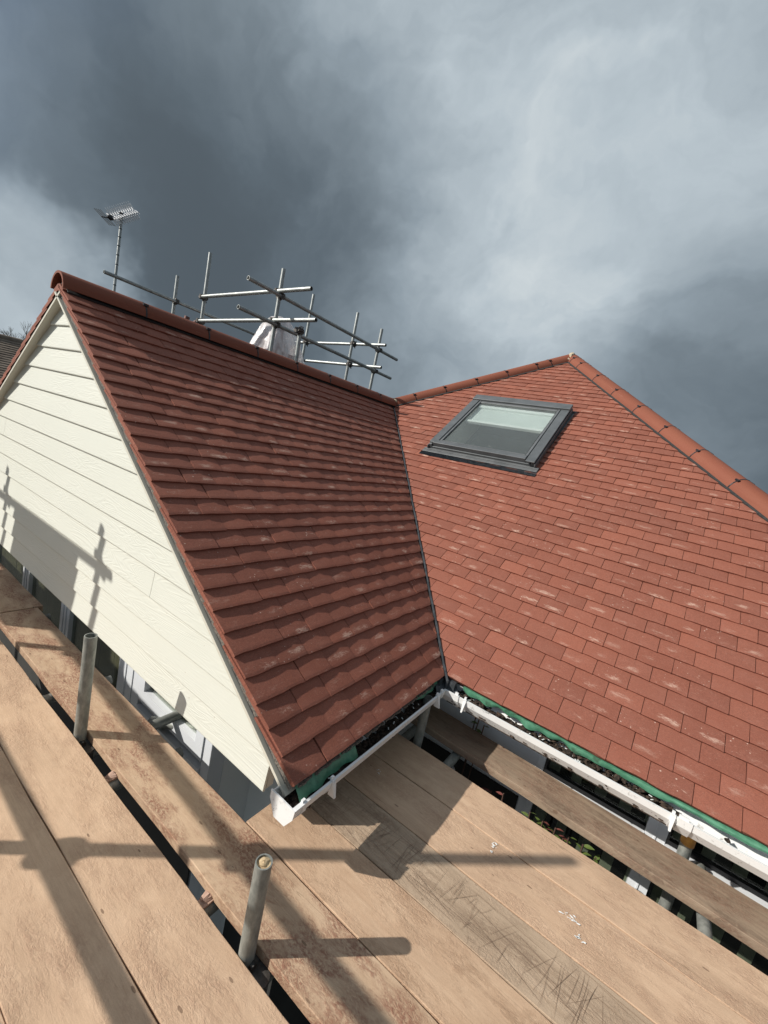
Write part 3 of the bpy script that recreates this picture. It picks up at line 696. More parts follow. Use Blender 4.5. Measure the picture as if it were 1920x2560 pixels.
# ---- window wall under the main eaves
WY = 1.42
m_ = MB(); m_.box((2.2, WY, GROUND), (2.955, WY + .12, -.10)); m_.box((2.2, WY + .001, -.0995), (XE - .2, WY + .12, .10)); m_.build('side_wall', 'frame_upvc', house)
m_ = MB(); m_.box((2.2, 1.235, -.118), (XE - .2, WY, -.108)); m_.build('soffit', 'frame_upvc', house)
m_ = MB(); m_.box((2.48, 1.212, -.12), (XE, 1.232, -.02)); m_.build('fascia', 'white_upvc', house)
xs = [(2.956, 3.03), (3.53, 3.615), (4.35, 4.42), (5.15, 5.22)]
win = MB()
for a, b in xs:
    win.box((a, WY - .015, GROUND + .1), (b, WY + .045, -.118)); 
    win.box((a + (b - a) * .46, WY - .020, GROUND + .1), (a + (b - a) * .54, WY - .0155, -.119))
win.box((2.956, WY, GROUND), (5.22, WY + .05, GROUND + .099))
main_window = win.build('window', 'frame_upvc', house)
for (_, x0), (x1, _) in zip(xs[:-1], xs[1:]):
    m_ = MB(); m_.box((x0 + .001, WY - .050, -.452), (x1 - .001, WY + .045, -.380)); m_.build('transom', 'frame_upvc', main_window)
    m_ = MB(); m_.box((x0 + .001, WY - .004, -.379), (x1 - .001, WY + .03, -.358)); m_.box((x0 + .001, WY - .002, -.357), (x0 + .012, WY + .03, -.119)); m_.build('gasket', 'black_plastic', main_window)
    m_ = MB(); m_.box((x0 + .001, WY + .010, -.357), (x1 - .001, WY + .018, -.119)); m_.build('pane', 'window_glass', main_window)
    m_ = MB(); m_.box((x0 + .001, WY + .010, GROUND + .1), (x1 - .001, WY + .018, -.453)); m_.build('pane', 'window_glass', main_window)
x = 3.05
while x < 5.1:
    m_ = MB(); yy = WY + .045 + random.uniform(-.012, .012); m_.box((x, yy, GROUND + .12), (x + .052 + random.uniform(-.004, .006), yy + .006, -.13)); m_.build('reflection_slat', 'slat_grey', main_window); x += .118  # grey slats stand in for stripes reflected in these panes
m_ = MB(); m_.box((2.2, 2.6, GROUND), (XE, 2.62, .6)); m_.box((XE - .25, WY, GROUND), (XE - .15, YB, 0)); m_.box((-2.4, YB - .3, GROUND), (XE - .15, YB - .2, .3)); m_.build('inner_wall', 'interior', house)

# ---- gutters (square line), one object per run
def gutter_section(t_=.0035):   # outer lip at 0, back at w; returns closed outline (d, z)
    return [(0, 0), (.004, -.030), (.032, -.072), (.082, -.072), (.112, -.02), (.112, .006), (.1085, .006), (.1085, -.019), (.080, -.0685), (.0335, -.0685), (.0075, -.029), (.0075, -.004), (.010, -.004), (.010, 0)]
GZ = -0.045; GX = 2.492; GYR = 1.098
sec = gutter_section()
m_ = MB(); n_ = len(sec)
run = [[Vector((GX - d, -.030, GZ + z)) for d, z in sec], [Vector((GX - d, GYR + d, GZ + z)) for d, z in sec]]
m_.v = run[0] + run[1]; m_.f = [(i, (i + 1) % n_, n_ + (i + 1) % n_, n_ + i) for i in range(n_)]
wing_gutter = m_.build('gutter', 'white_upvc', house)
m_ = MB()
run = [[Vector((GX - d, GYR + d, GZ + z)) for d, z in sec], [Vector((XE + .1, GYR + d, GZ + z)) for d, z in sec]]
m_.v = run[0] + run[1]; m_.f = [((i + 1) % n_, i, n_ + i, n_ + (i + 1) % n_) for i in range(n_)]
main_gutter = m_.build('gutter', 'white_upvc', house)
out_ = [(-.003, .004), (.001, -.031), (.031, -.076), (.083, -.076), (.115, -.02), (.115, .010)]
m_ = MB(); m_.quadbox([(GX - d, -.036, GZ + z) for d, z in out_], [(GX - d, -.0305, GZ + z) for d, z in out_]); m_.box((GX - .012, -.03, GZ - .002), (GX + .004, .022, GZ + .006)); m_.build('end_cap', 'white_upvc', wing_gutter)
def bracket(par, axis, pos, w=.016, ear=False):
    m_ = MB(); pts = [(-.0030, .004), (-.0005, -.031), (.029, -.0760), (.082, -.0760), (.082, -.0735), (.032, -.0735), (.0035, -.030), (.0, .001), (.012, .001), (.012, .004)]
    f_ = (lambda d, z, q: Vector((GX - d, q, GZ + z))) if axis == 'y' else (lambda d, z, q: Vector((q, GYR + d, GZ + z)))
    m_.quadbox([f_(d, z, pos) for d, z in pts], [f_(d, z, pos + w) for d, z in pts])
    if ear:
        m_.quadbox([f_(-.0048, -.004, pos), f_(-.020, -.062, pos + .004), f_(.012, -.062, pos + .004), f_(.002, -.006, pos)], [f_(-.0048, -.004, pos + w), f_(-.020, -.062, pos + w - .004), f_(.012, -.062, pos + w - .004), f_(.002, -.006, pos + w)])
    m_.box(*((f_(.012, .004, pos - .002), f_(.004, .016, pos + w * .6)) if False else (tuple(min(p_, q_) for p_, q_ in zip(f_(.012, .004, pos), f_(.003, .015, pos + w * .7))), tuple(max(p_, q_) for p_, q_ in zip(f_(.012, .004, pos), f_(.003, .015, pos + w * .7))))))
    m_.build('gutter_bracket', 'white_upvc', par)
for pos, ear, w in ((.005, False, .02), (.155, True, .018), (1.0, True, .018), (1.05, False, .024)): bracket(wing_gutter, 'y', pos, w, ear)
for pos, ear, w in ((2.545, False, .026), (2.60, True, .016), (3.555, True, .016), (3.58, False, .05), (4.5, True, .016)): bracket(main_gutter, 'x', pos, w, ear)
# debris lying in the gutters
rr = random.Random(21); m_ = MB()
for i in range(420):
    y = rr.uniform(-.02, 1.12); d = .03 + .06 * rr.random(); zz = GZ - .060 + .022 * rr.random() * (1 if y > .3 else 1.6)
    r_ = rr.uniform(.004, .013); m_.blob((GX - d, y, zz), (r_ * 1.3, r_ * 1.6, r_ * .7), i, 5, 3, .4)
m_.box((GX - .085, -.028, GZ - .076), (GX - .031, 1.10, GZ - .062))
for i in range(60):
    y = rr.uniform(0, 1.1); d = .03 + .06 * rr.random(); a = rr.uniform(0, 3.1); l_ = rr.uniform(.01, .03); c_ = Vector((GX - d, y, GZ - .035 - .01 * rr.random())); m_.tube(c_, c_ + Vector((math.cos(a) * l_, math.sin(a) * l_, rr.uniform(-.004, .006))), .0012, 4)
o = m_.build('leaf_litter', 'debris', wing_gutter); tag(o, kind='stuff')
m_ = MB()
for i in range(780):
    x = 2.5 + 1.08 * rr.random() ** .9 if i < 720 else rr.uniform(3.6, 5.5); d = .02 + .088 * rr.random(); hgt = .060 if 3.0 < x < 3.5 else .048
    r_ = rr.uniform(.004, .012); m_.blob((x, GYR + d, GZ - .062 + hgt * rr.random()), (r_ * 1.6, r_ * 1.3, r_ * .8), i, 5, 3, .4)
m_.box((2.5, GYR + .031, GZ - .076), (3.6, GYR + .100, GZ - .032))
o = m_.build('leaf_litter', 'debris', main_gutter); tag(o, kind='stuff')
# pale flakes on the litter
m_ = MB()
for i in range(26):
    if i < 16: c_ = Vector((GX - rr.uniform(.03, .085), rr.uniform(0, .9), GZ - .026))
    else: c_ = Vector((rr.uniform(2.6, 3.6), GYR + rr.uniform(.02, .06), GZ - .006))
    a = rr.uniform(0, 3.1); m_.box((-rr.uniform(.003, .014), -.002, 0), (rr.uniform(.003, .012), .002, .0015), Matrix.Translation(c_) @ Matrix.Rotation(a, 4, 'Z'))
o = m_.build('mortar_flakes', 'blind_bar', main_gutter); tag(o, kind='stuff')
# ---- green membrane hanging into the gutters
def membrane(pts_fn, n_, par):
    m_ = MB()
    for i in range(n_ + 1):
        for p in pts_fn(i / n_): m_.v.append(Vector(p))
    k_ = len(pts_fn(0))
    for i in range(n_):
        for j in range(k_ - 1): m_.f.append((i * k_ + j, i * k_ + j + 1, (i + 1) * k_ + j + 1, (i + 1) * k_ + j))
    return m_.build('eaves_membrane', 'green_membrane', par, True)
def mg(t_):
    x = 2.56 + (XE - 2.6) * t_; w = (.005 * math.sin(x * 23) + .005 * math.sin(x * 57 + 1)) * (1 if x < 3.2 else .25); dp = .012 if x < 3.55 else .004
    k_ = min(1, max(0, (x - 3.3) / .4)); out = .022 - .010 * (1 - k_)
    return [(x, YV + .05, -.010), (x, YV + .005, -.016), (x, YV - out * .55 + .01 + w * .4, -.022 - dp * .4 + w * .6), (x, YV - out + .022 + w, -.030 - dp + w)]
membrane(mg, 170, main_roof)
def wg(t_):
    y = .02 + 1.10 * t_; w = .006 * math.sin(y * 21) + .004 * math.sin(y * 63)
    sag = .018 if y < .36 else 0.0
    b_ = 0 if (y < .36 or y > .86) else .03
    return [(A - .05, y, -.014), (A - .014 - b_, y, -.021), (A - .008 - b_ + sag * .6 + w * .3, y, -.034 - sag * .4), (A - .006 - b_ + sag * 1.2 + w, y, -.046 - sag)]
membrane(wg, 80, wing_roof)
m_ = MB()   # pale mortar line under the wing eaves tiles
for i in range(60):
    y0 = .03 + 1.02 * i / 60; y1 = y0 + 1.02 / 60; jj = .003 * math.sin(i * 1.7)
    if i % 9 == 4: continue
    m_.box((A - .03, y0, -.027), (A - .003 + jj, y1, -.019))
m_.build('eaves_packer', 'undercloak', wing_roof)

# ---- roof window
RK = Matrix.Rotation(math.radians(1.8), 4, 'Z')
skc = main((1.0 + 2.13) / 2, 2.76)
SK = frame(UX, upM, NM, skc) @ RK      # local: x across, y up the slope, z out of the roof
m_ = MB(); HW, HH = .545, .60
roof_window = None
def skb(boxes, name, mat, par, rim=None):
    m_ = MB()
    for lo, hi in boxes: m_.box(lo, hi)
    o_ = m_.build(name, mat, par)
    bm = bmesh.new(); bm.from_mesh(o_.data); bmesh.ops.bevel(bm, geom=bm.edges[:], offset=.003, segments=1, affect='EDGES'); bm.transform(SK); bm.to_mesh(o_.data); bm.free()
    return o_
roof_window = skb([((-HW, -HH + .02, .0), (-HW + .035, HH, .062)), ((HW - .035, -HH + .02, .0), (HW, HH, .062)), ((-HW, HH - .03, .0), (HW, HH + .005, .062)), ((-HW + .0355, -HH + .02, .0), (HW - .0355, -HH + .05, .035))], 'roof_window', 'window_grey', house)
skb([((-HW - .004, -HH + .045, .063), (-HW + .080, HH - .11, .076))], 'side_cover', 'window_grey', roof_window)
skb([((HW - .080, -HH + .0, .063), (HW + .004, HH - .11, .076))], 'side_cover', 'window_grey', roof_window)
skb([((-HW - .006, HH - .108, .058), (HW + .006, HH + .008, .090))], 'top_hood', 'window_grey', roof_window)
skb([((-HW + .045, -HH + .03, .036), (HW - .089, -HH + .088, .078))], 'bottom_rail', 'window_grey', roof_window)
sash = skb([((-HW + .0885, -HH + .0885, .05), (-HW + .112, HH - .11, .073)), ((HW - .112, -HH + .0885, .05), (HW - .0885, HH - .11, .073)), ((-HW + .1125, -HH + .0885, .05), (HW - .1125, -HH + .112, .071)), ((-HW + .1125, HH - .150, .05), (HW - .1125, HH - .112, .071))], 'sash', 'flashing_grey', roof_window)
skb([((-HW + .0802, -HH + .0885, .050), (-HW + .0880, HH - .112, .066)), ((HW - .0880, -HH + .0885, .050), (HW - .0802, HH - .112, .066)), ((-HW + .0885, HH - .1118, .050), (HW - .0885, HH - .1085, .064)), ((-HW + .0885, -HH + .0802, .030), (HW - .0885, -HH + .0880, .0785))], 'gasket', 'black_plastic', roof_window)
skb([((-HW + .1122, -HH + .1122, .0625), (-HW + .1185, HH - .1505, .0655)), ((HW - .1185, -HH + .1122, .0625), (HW - .1122, HH - .1505, .0655)), ((-HW + .119, -HH + .1122, .0625), (HW - .119, -HH + .1185, .0655))], 'glazing_seal', 'black_plastic', sash)
m_ = MB(); m_.box((-HW + .11, -HH + .11, .056), (HW - .11, HH - .14, .062)); m_.v = [SK @ v for v in m_.v]; m_.build('pane', 'skylight_glass', sash)
bl = skb([((-HW + .115, .075, .020), (HW - .115, HH - .13, .022))], 'roller_blind', 'blind_fabric', roof_window)
skb([((-HW + .113, .035, .008), (HW - .113, .074, .040))], 'blind_bar', 'blind_bar', bl)
skb([((-HW + .113, HH - .215, .018), (HW - .113, HH - .165, .046))], 'blind_case', 'blind_bar', bl)
skb([((-HW + .07, -HH + .05, -.25), (-HW + .10, HH - .03, .045)), ((HW - .10, -HH + .05, -.25), (HW - .07, HH - .03, .045)), ((-HW + .1005, HH - .06, -.25), (HW - .1005, HH - .03, .04)), ((-HW + .1005, -HH + .05, -.25), (HW - .1005, -HH + .08, .04))], 'reveal_lining', 'cream_trim', roof_window)
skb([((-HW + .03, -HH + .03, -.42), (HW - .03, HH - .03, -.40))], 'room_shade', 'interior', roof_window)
# flashings: apron with pleated skirt, side channels
ap = skb([((-HW - .045, -HH - .055, .010), (HW + .045, -HH + .02, .015)), ((-HW - .040, -HH - .02, .0155), (HW + .040, -HH - .015, .0185)), ((-HW - .058, -HH - .05, -.012), (-HW - .002, HH + .0, -.006)), ((HW + .002, -HH - .05, -.012), (HW + .058, HH + .0, -.006)), ((-HW - .012, -HH + .0, -.006), (-HW - .002, HH, .05)), ((HW + .002, -HH, -.006), (HW + .012, HH, .05)), ((-HW - .05, HH + .006, .0), (HW + .05, HH + .05, .004))], 'flashing', 'flashing_grey', roof_window)
m_ = MB(); nx = 130; w_ = 2 * HW + .10
for i in range(nx):
    x0 = -HW - .05 + w_ * i / nx; x1 = x0 + w_ / nx; xm = (x0 + x1) / 2
    for a, b, za, zb in ((x0, xm, .007, .0125), (xm, x1, .0125, .007)):
        m_.add([(a, -HH - .120, za - .001), (b, -HH - .120, zb - .001), (b, -HH - .0555, zb), (a, -HH - .0555, za)], [(0, 1, 2, 3)])
m_.v = [SK @ v for v in m_.v]; m_.build('pleated_skirt', 'lead_plastic', ap)

# ------------------------------------------------------------------ scaffold boards
def board(label, mat, x0, x1, y0, y1, z=DECK, ang=0.0, seed=0, th=.038, group='scaffold boards'):
    rr = random.Random(seed); ln = x1 - x0; w = y1 - y0; n_ = 40; vs = []; fs = []
    ch = .0022
    prof = [(-w / 2, -th + ch), (-w / 2 + ch, -th), (w / 2 - ch, -th), (w / 2, -th + ch), (w / 2, -ch), (w / 2 - ch, 0), (-w / 2 + ch, 0), (-w / 2, -ch)]
    k_ = len(prof); p1, p2 = rr.uniform(0, 6), rr.uniform(0, 6)
    for i in range(n_ + 1):
        x = -ln / 2 + ln * i / n_; dl = .0016 * math.sin(x * 9 + p1) + rr.uniform(-.0009, .0009); dr = .0016 * math.sin(x * 8 + p2) + rr.uniform(-.0009, .0009); dz = .0015 * math.sin(x * 2.1 + p1)
        for (yy, zz) in prof: vs.append((x, yy + (dl if yy < 0 else dr), zz + dz))
    for i in range(n_):
        for j in range(k_): fs.append((i * k_ + j, (i + 1) * k_ + j, (i + 1) * k_ + (j + 1) % k_, i * k_ + (j + 1) % k_))
    fs += [tuple(range(k_)), tuple(n_ * k_ + j for j in range(k_ - 1, -1, -1))]
    mw = Matrix.Translation(((x0 + x1) / 2, (y0 + y1) / 2, z)) @ Matrix.Rotation(ang, 4, 'Z')
    o_ = mesh_ob('scaffold_board', vs, fs, mat, None, mw); tag(o_, label, 'scaffold board', group)
    bm = bmesh.new(); bm.from_mesh(o_.data); bmesh.ops.recalc_face_normals(bm, faces=bm.faces[:]); bm.to_mesh(o_.data); bm.free()
    return o_
board('pale board on the camera side of the dark gap, both stub posts beyond it', 'board_pale', -.85, 3.05, -.475, -.262, seed=1)
board('pale board beside the thin black seam, in the bottom left corner', 'board_pale', -.95, 2.95, -.703, -.4785, seed=2)
board('outermost board, cut off by the bottom left corner of the photo', 'board_pale', -1.1, 2.8, -.93, -.706, seed=3)
board('rust-stained board between the stub posts and the cream gable', 'board_dusty', .108, 4.0, -.210, .0065, seed=4)
board('dusty board end butted against the rust-stained one, far left under the gable', 'board_dusty', -3.8, .098, -.190, .034, seed=5)
board('golden brown board whose sawn end lies under the gutter end cap', 'board_golden', 2.245, 6.1, .0115, .2355, seed=6)
scored = board('greyish board scored all over with knife cuts', 'board_scarred', 2.25, 6.15, .2405, .4545, seed=7)
board('clean board between the knife-scored one and the board edging the leafy gap', 'board_pale', 2.25, 6.15, .4595, .6845, ang=.0, seed=8)
board('board with white paint splashes along the edge of the leafy gap', 'board_pale', 2.25, 6.15, .6885, .914, ang=-.0, seed=9)
board('narrow weathered grey board lying apart, close under the main gutter', 'board_grey', 1.95, 5.85, 1.037, 1.257, z=DECK + .002, ang=-.036, seed=10)
# knife cuts across the scored board: thin dark slits lying in its face
rr = random.Random(31); m_ = MB()
def cut(x, y, ang, ln, w):
    d = Vector((math.cos(ang), math.sin(ang), 0)); nn_ = Vector((-d.y, d.x, 0)); p0 = Vector((x, y, .0019)); q = []
    bow = rr.gauss(0, .0025)
    pts = [p0 + d * ln * (t_ - .5) + nn_ * (bow * (1 - (2 * t_ - 1) ** 2) + rr.uniform(-.0006, .0006)) for t_ in (0, .25, .5, .75, 1)]
    pts = [p for p in pts if abs(p.y) < .104]
    if len(pts) < 2: return
    n_ = len(pts); m_.add([p + nn_ * w * (.25 if k_ in (0, n_ - 1) else 1) for k_, p in enumerate(pts)] + [p - nn_ * w * (.25 if k_ in (0, n_ - 1) else 1) for k_, p in enumerate(pts)], [(k_, k_ + 1, n_ + k_ + 1, n_ + k_) for k_ in range(n_ - 1)])
for i in range(105):
    x = rr.uniform(-1.92, -.35); k_ = rr.random()
    if k_ < .62: cut(x, rr.uniform(-.06, .06), rr.choice((1.35, 1.2, 1.55, 1.0, 1.75)) + rr.gauss(0, .10), rr.uniform(.05, .26), rr.uniform(.00025, .0006))
    else: cut(x, rr.uniform(-.09, .09), rr.gauss(-.10, .10), rr.uniform(.10, .55), rr.uniform(.0003, .0006))
for cx_, nn_c in ((-1.80, 5), (-1.45, 5), (-1.2, 4), (-.8, 6)):
    for i in range(nn_c): cut(cx_ + rr.gauss(0, .03), rr.uniform(-.05, .07), 1.4 + rr.gauss(0, .06), rr.uniform(.06, .2), .0005)
o = m_.build('knife_cuts', 'cut_wood', scored, mw=WM[scored.name].copy()); tag(o, kind='stuff')
# white paint splashes
rr = random.Random(5); m_ = MB()
for (cx, cy, nn, sx, sy) in ((3.302, .590, 8, .014, .006), (3.335, .592, 6, .012, .006), (3.358, .540, 9, .013, .006), (3.003, .655, 7, .007, .008), (3.005, .62, 3, .004, .004), (2.45, .60, 6, .006, .02)):
    for i in range(nn):
        x, y = cx + rr.gauss(0, sx), cy + rr.gauss(0, sy) + (x - cx if False else 0); k_ = 8; r_ = rr.uniform(.0012, .0034); st = rr.uniform(1.0, 3.2); a = rr.uniform(-.2, .5)
        rad = [rr.uniform(.5, 1.3) for _ in range(k_)]
        m_.add([(x + r_ * rad[q] * (st * math.cos(q * 6.283 / k_) * math.cos(a) - math.sin(q * 6.283 / k_) * math.sin(a)), y + r_ * rad[q] * (st * math.cos(q * 6.283 / k_) * math.sin(a) + math.sin(q * 6.283 / k_) * math.cos(a)), DECK + .0022) for q in range(k_)], [tuple(range(k_))])
o = m_.build('paint_splashes', 'blind_bar'); tag(o, 'white paint splashes dried on the pale boards', 'paint', kind='stuff')

# ------------------------------------------------------------------ scaffold tubes
R_ = 0.02415
def coupler(par, p, d1, d2, r=R_):
    m_ = MB(); p = Vector(p); d1 = Vector(d1).normalized(); d2 = Vector(d2).normalized(); off = d1.cross(d2).normalized() * r
    m_.tube(p - d1 * .028 - off, p + d1 * .028 - off, r + .011, 14); m_.tube(p - d2 * .028 + off, p + d2 * .028 + off, r + .011, 14)
    for q, dd, oo in ((-off, d1, d2), (off, d2, d1)):
        for sg in (-1, 1):
            c_ = p + q + oo * sg * (r + .012) + off.normalized() * (-.004 if q == off else .004); m_.tube(c_ - off.normalized() * .026, c_ + off.normalized() * .026, .012, 8)
            m_.tube(c_ + off.normalized() * .02, c_ + off.normalized() * .034 + oo * sg * .022, .008, 6)
    return m_.build('coupler', 'coupler_steel', par, True)
def pole(par, name, a, b, mat='galvanised', r=R_, ends=True):
    a, b = Vector(a), Vector(b); d = (b - a).normalized(); x = d.orthogonal().normalized(); y = d.cross(x); ln = (b - a).length
    m_ = MB(); m_.tube((0, 0, 0), (0, 0, ln), r, 20, hollow=.004)
    return m_.build(name, mat, par, True, frame(x, y, d, a))
# working platform frame: its two stub posts, supports, outer guard rail behind the camera
plat = thing('platform_scaffold', 'tube frame under the board platform, with two short stub posts in the gap', 'scaffolding', (1.4, -.24, GROUND))
P1 = (1.425, -.236); P2 = (2.578, -.238)
pole(plat, 'stub_post', (P1[0] + .012, P1[1], GROUND), (P1[0] - .004, P1[1], .160), 'old_galvanised')
p2 = pole(plat, 'stub_post', (P2[0] + .02, P2[1], GROUND), (P2[0] - .002, P2[1], .0), 'old_galvanised')
m_ = MB(); m_.tube((P2[0] - .002, P2[1], -.06), (P2[0] - .002, P2[1], -.006), .0199, 18); m_.blob((P2[0] - .004, P2[1] + .003, -.007), (.014, .015, .007), 3, 12, 6, .18); m_.build('sand_plug', 'plug_sand', p2, True)
for zz in (-.368,):
    for px in (P1[0], P2[0]):
        pole(plat, 'transom', (px + .055, -1.45, zz), (px + .055, 1.36, zz), 'old_galvanised'); coupler(plat, (px + .03, -.236, zz), (0, 0, 1), (0, 1, 0))
pole(plat, 'ledger', (-3.0, -.285, -.42), (6.0, -.285, -.42), 'old_galvanised'); pole(plat, 'ledger', (1.6, .985, -.42), (6.0, .985, -.42), 'old_galvanised')
for px in (.15, 1.02, 1.72, 2.37, 3.75, 4.9):
    m_ = MB(); m_.tube((px, -1.4, -.363), (px, 1.36 if px > 2.3 else .06, -.363), .0235, 14); m_.build('putlog', 'old_galvanised', plat, True)
for px in (1.70, 2.36): 
    m_ = MB(); m_.box((px - .012, -.262, -.338), (px + .02, -.175, -.330), Matrix.Rotation(.0, 4, 'Z')); m_.blob((px, -.215, -.331), (.018, .035, .010), int(px * 9), 8, 5, .25); m_.build('timber_packer', 'timber_raw', plat)
pole(plat, 'standard', (2.472, .975, GROUND), (2.452, .975, -.06), 'old_galvanised')
cp = pole(plat, 'standard', (3.70, 1.318, GROUND), (3.672, 1.318, -.222), 'old_galvanised'); coupler(plat, (3.735, 1.25, -.40), (0, 0, 1), (0, 1, 0))
m_ = MB(); m_.tube((3.6725, 1.318, -.262), (3.6715, 1.318, -.214), .0278, 18, hollow=.005); m_.build('tube_cap', 'rusty_cap', cp, True)
pole(plat, 'raking_tube', (1.34, .13, -.46), (1.95, .34, -.30), 'old_galvanised')
guard = thing('guard_rail_scaffold', 'outer guard rail tubes of the platform, seen only by their shadows on the boards', 'scaffolding', (0, -1.3, GROUND))
GY = -1.30
for gx in (-2.15, -.59, 1.08): pole(guard, 'standard', (gx, GY, GROUND), (gx, GY, 1.64))
pole(guard, 'guard_tube', (-2.5, GY - .05, .98), (2.15, GY - .05, .80)); pole(guard, 'guard_tube', (-2.5, GY - .05, .52), (2.15, GY - .05, .445)); pole(guard, 'guard_tube', (-2.6, GY - .05, 1.465), (-.50, GY - .05, 1.465))
for gx in (-2.15, -.59, 1.08):
    for gz in ((1.465,) if gx < 0 else ()) + (.98 - .0387 * (gx + 2.5), .52 - .0161 * (gx + 2.5)): coupler(guard, (gx, GY - .025, gz), (0, 0, 1), (1, 0, 0))
m_ = MB(); m_.box((-1.99, GY - .035, .72), (-.885, GY - .030, 1.44)); m_.build('debris_sheet', 'board_pale', guard)

# scaffold round the chimney beyond the wing ridge
chs = thing('chimney_scaffold', 'galvanised tube scaffold with crossing rails around the chimney behind the ridge', 'scaffolding', (-1.27, 3.6, 0.8))
def rooft(x): return T * (x + A)
pole(chs, 'standard', (-1.27, 2.60, rooft(-1.27)), (-1.268, 2.595, 2.965)); pole(chs, 'standard', (-1.27, 4.69, rooft(-1.27)), (-1.268, 4.69, 2.960))
pole(chs, 'standard', (-2.80, 2.60, GROUND), (-2.86, 2.60, 3.25)); pole(chs, 'standard', (-2.84, 4.55, GROUND), (-2.80, 4.55, 3.46))
pole(chs, 'standard', (-1.70, 4.55, rooft(-1.70)), (-1.71, 4.55, 3.16)); pole(chs, 'standard', (-.78, 2.62, rooft(-.78)), (-.81, 2.60, 2.31))
pole(chs, 'ledger', (-1.222, 2.10, 2.655), (-1.222, 5.20, 2.62)); pole(chs, 'ledger', (-1.222, 2.03, 2.318), (-1.222, 5.13, 2.29))
pole(chs, 'ledger', (-2.86, 2.552, 2.645), (-.69, 2.552, 2.71)); pole(chs, 'ledger', (-2.86, 2.552, 2.318), (-.53, 2.552, 2.37))
pole(chs, 'ledger', (-3.10, 4.60, 2.645), (-1.06, 4.60, 2.69)); pole(chs, 'ledger', (-2.90, 4.60, 2.335), (-1.06, 4.60, 2.345))
for q in ((-1.245, 2.60, 2.65), (-1.245, 2.60, 2.315), (-1.245, 4.69, 2.63), (-1.245, 4.69, 2.295)): coupler(chs, q, (0, 0, 1), (0, 1, 0))
for q in ((-1.27, 2.576, 2.69), (-1.27, 2.576, 2.352), (-2.845, 2.576, 2.645), (-2.84, 2.576, 2.318), (-1.70, 4.575, 2.675), (-1.70, 4.575, 2.342), (-2.81, 4.575, 2.65), (-.80, 2.576, 2.25)): coupler(chs, q, (0, 0, 1), (1, 0, 0))
far = thing('far_guard_rail', 'long sloping-looking tube with one upright, farthest left beyond the ridge', 'scaffolding', (-3.56, 2.6, GROUND))
pole(far, 'ledger', (-3.51, 1.58, 2.59), (-3.51, 5.2, 2.575)); pole(far, 'standard', (-3.56, 2.57, GROUND), (-3.58, 2.57, 2.96)); coupler(far, (-3.535, 2.57, 2.59), (0, 0, 1), (0, 1, 0))
pole(far, 'standard', (-3.56, 5.0, GROUND), (-3.56, 5.0, 2.7))

# chimney wrapped in polythene
CX, CY = -2.28, 3.50
chim = thing('wrapped_chimney', 'brick chimney top tied up under clear polythene sheeting', 'chimney', (CX, CY, rooft(CX)))
m_ = MB(); m_.box((CX - .20, CY - .20, -.2), (CX + .20, CY + .20, 2.14)); m_.box((CX - .22, CY - .22, 2.141), (CX + .22, CY + .22, 2.20)); m_.build('stack', 'brick', chim)
m_ = MB(); m_.tube((CX, CY, 2.201), (CX, CY, 2.52), .10, 14, r2=.07); m_.tube((CX, CY, 2.5205), (CX, CY, 2.55), .078, 14); m_.build('chimney_pot', 'brown_plastic', chim, True)
rr = random.Random(3); seg, rings = 40, 16; m_ = MB()
for i in range(rings + 1):
    t_ = i / rings; z = 2.70 - .80 * t_ ** 1.15; r_ = .085 + .365 * t_ ** .60
    for j in range(seg):
        a = 2 * math.pi * j / seg; k_ = 1 + (.05 + .05 * t_) * math.sin(a * 7 + t_ * 2) + .035 * math.sin(a * 13 + 3 * t_) + rr.uniform(-.02, .02)
        sq = 1 + .12 * math.cos(4 * a + 3.14) * t_
        m_.v.append(Vector((CX + r_ * k_ * sq * math.cos(a), CY + r_ * k_ * sq * math.sin(a), z)))
for i in range(rings):
    for j in range(seg): m_.f.append((i * seg + j, (i + 1) * seg + j, (i + 1) * seg + (j + 1) % seg, i * seg + (j + 1) % seg))
m_.f.append(tuple(range(seg))); m_.build('polythene_sheet', 'polythene', chim, True)

# two small pipes poking up behind the ridge
for k_, (a, b, lab, cap) in enumerate((((-2.95, 2.72, 1.2), (-2.90, 2.55, 2.285), 'short pipe end with a round brown cap, left of the other, behind the ridge', True), ((-2.80, 2.20, 1.2), (-2.66, 2.28, 2.28), 'short leaning grey pipe with a brown collar, nearest the tall upright', False))):
    fp = thing('vent_pipe', lab, 'pipe', a, 'pipe ends behind the ridge'); a, b = Vector(a), Vector(b); d = (b - a).normalized()
    m_ = MB(); m_.tube(a - d * 2.6, b, .027, 16); m_.build('pipe', 'galvanised', fp, True)
    m_ = MB(); m_.tube(b - d * .03, b + d * .004, .034, 16); 
    if cap: m_.blob(b + d * .012, (.034, .034, .026), 2, 14, 8, 0.0)
    m_.build('collar', 'brown_plastic', fp, True)

# TV aerial
AX, AY = -5.03, 2.35
aer = thing('tv_aerial', 'many-pronged television aerial on a tall banded mast', 'aerial', (AX, AY, GROUND))
m_ = MB(); m_.tube((AX + .08, AY - .02, GROUND), (AX - .18, AY + .06, 3.86), .021, 14); m_.build('mast', 'galvanised', aer, True)
m0, m1 = Vector((AX + .08, AY - .02, GROUND)), Vector((AX - .18, AY + .06, 3.86)); md = (m1 - m0).normalized()
for i in range(9):
    c_ = m1 - md * (.18 + .125 * i * (1 + .03 * i)); m_ = MB(); m_.tube(c_ - md * .006, c_ + md * .006, .0235, 12); m_.build('tape_band', 'black_plastic', aer)
bd = Vector((.10, .90, .78)).normalized(); bc = m1 + Vector((-.02, 0, .05)); ed = Vector((.60, .18, -.70)); ed = (ed - bd * ed.dot(bd)).normalized(); vu = bd.cross(ed).normalized()
if vu.z < 0: vu = -vu
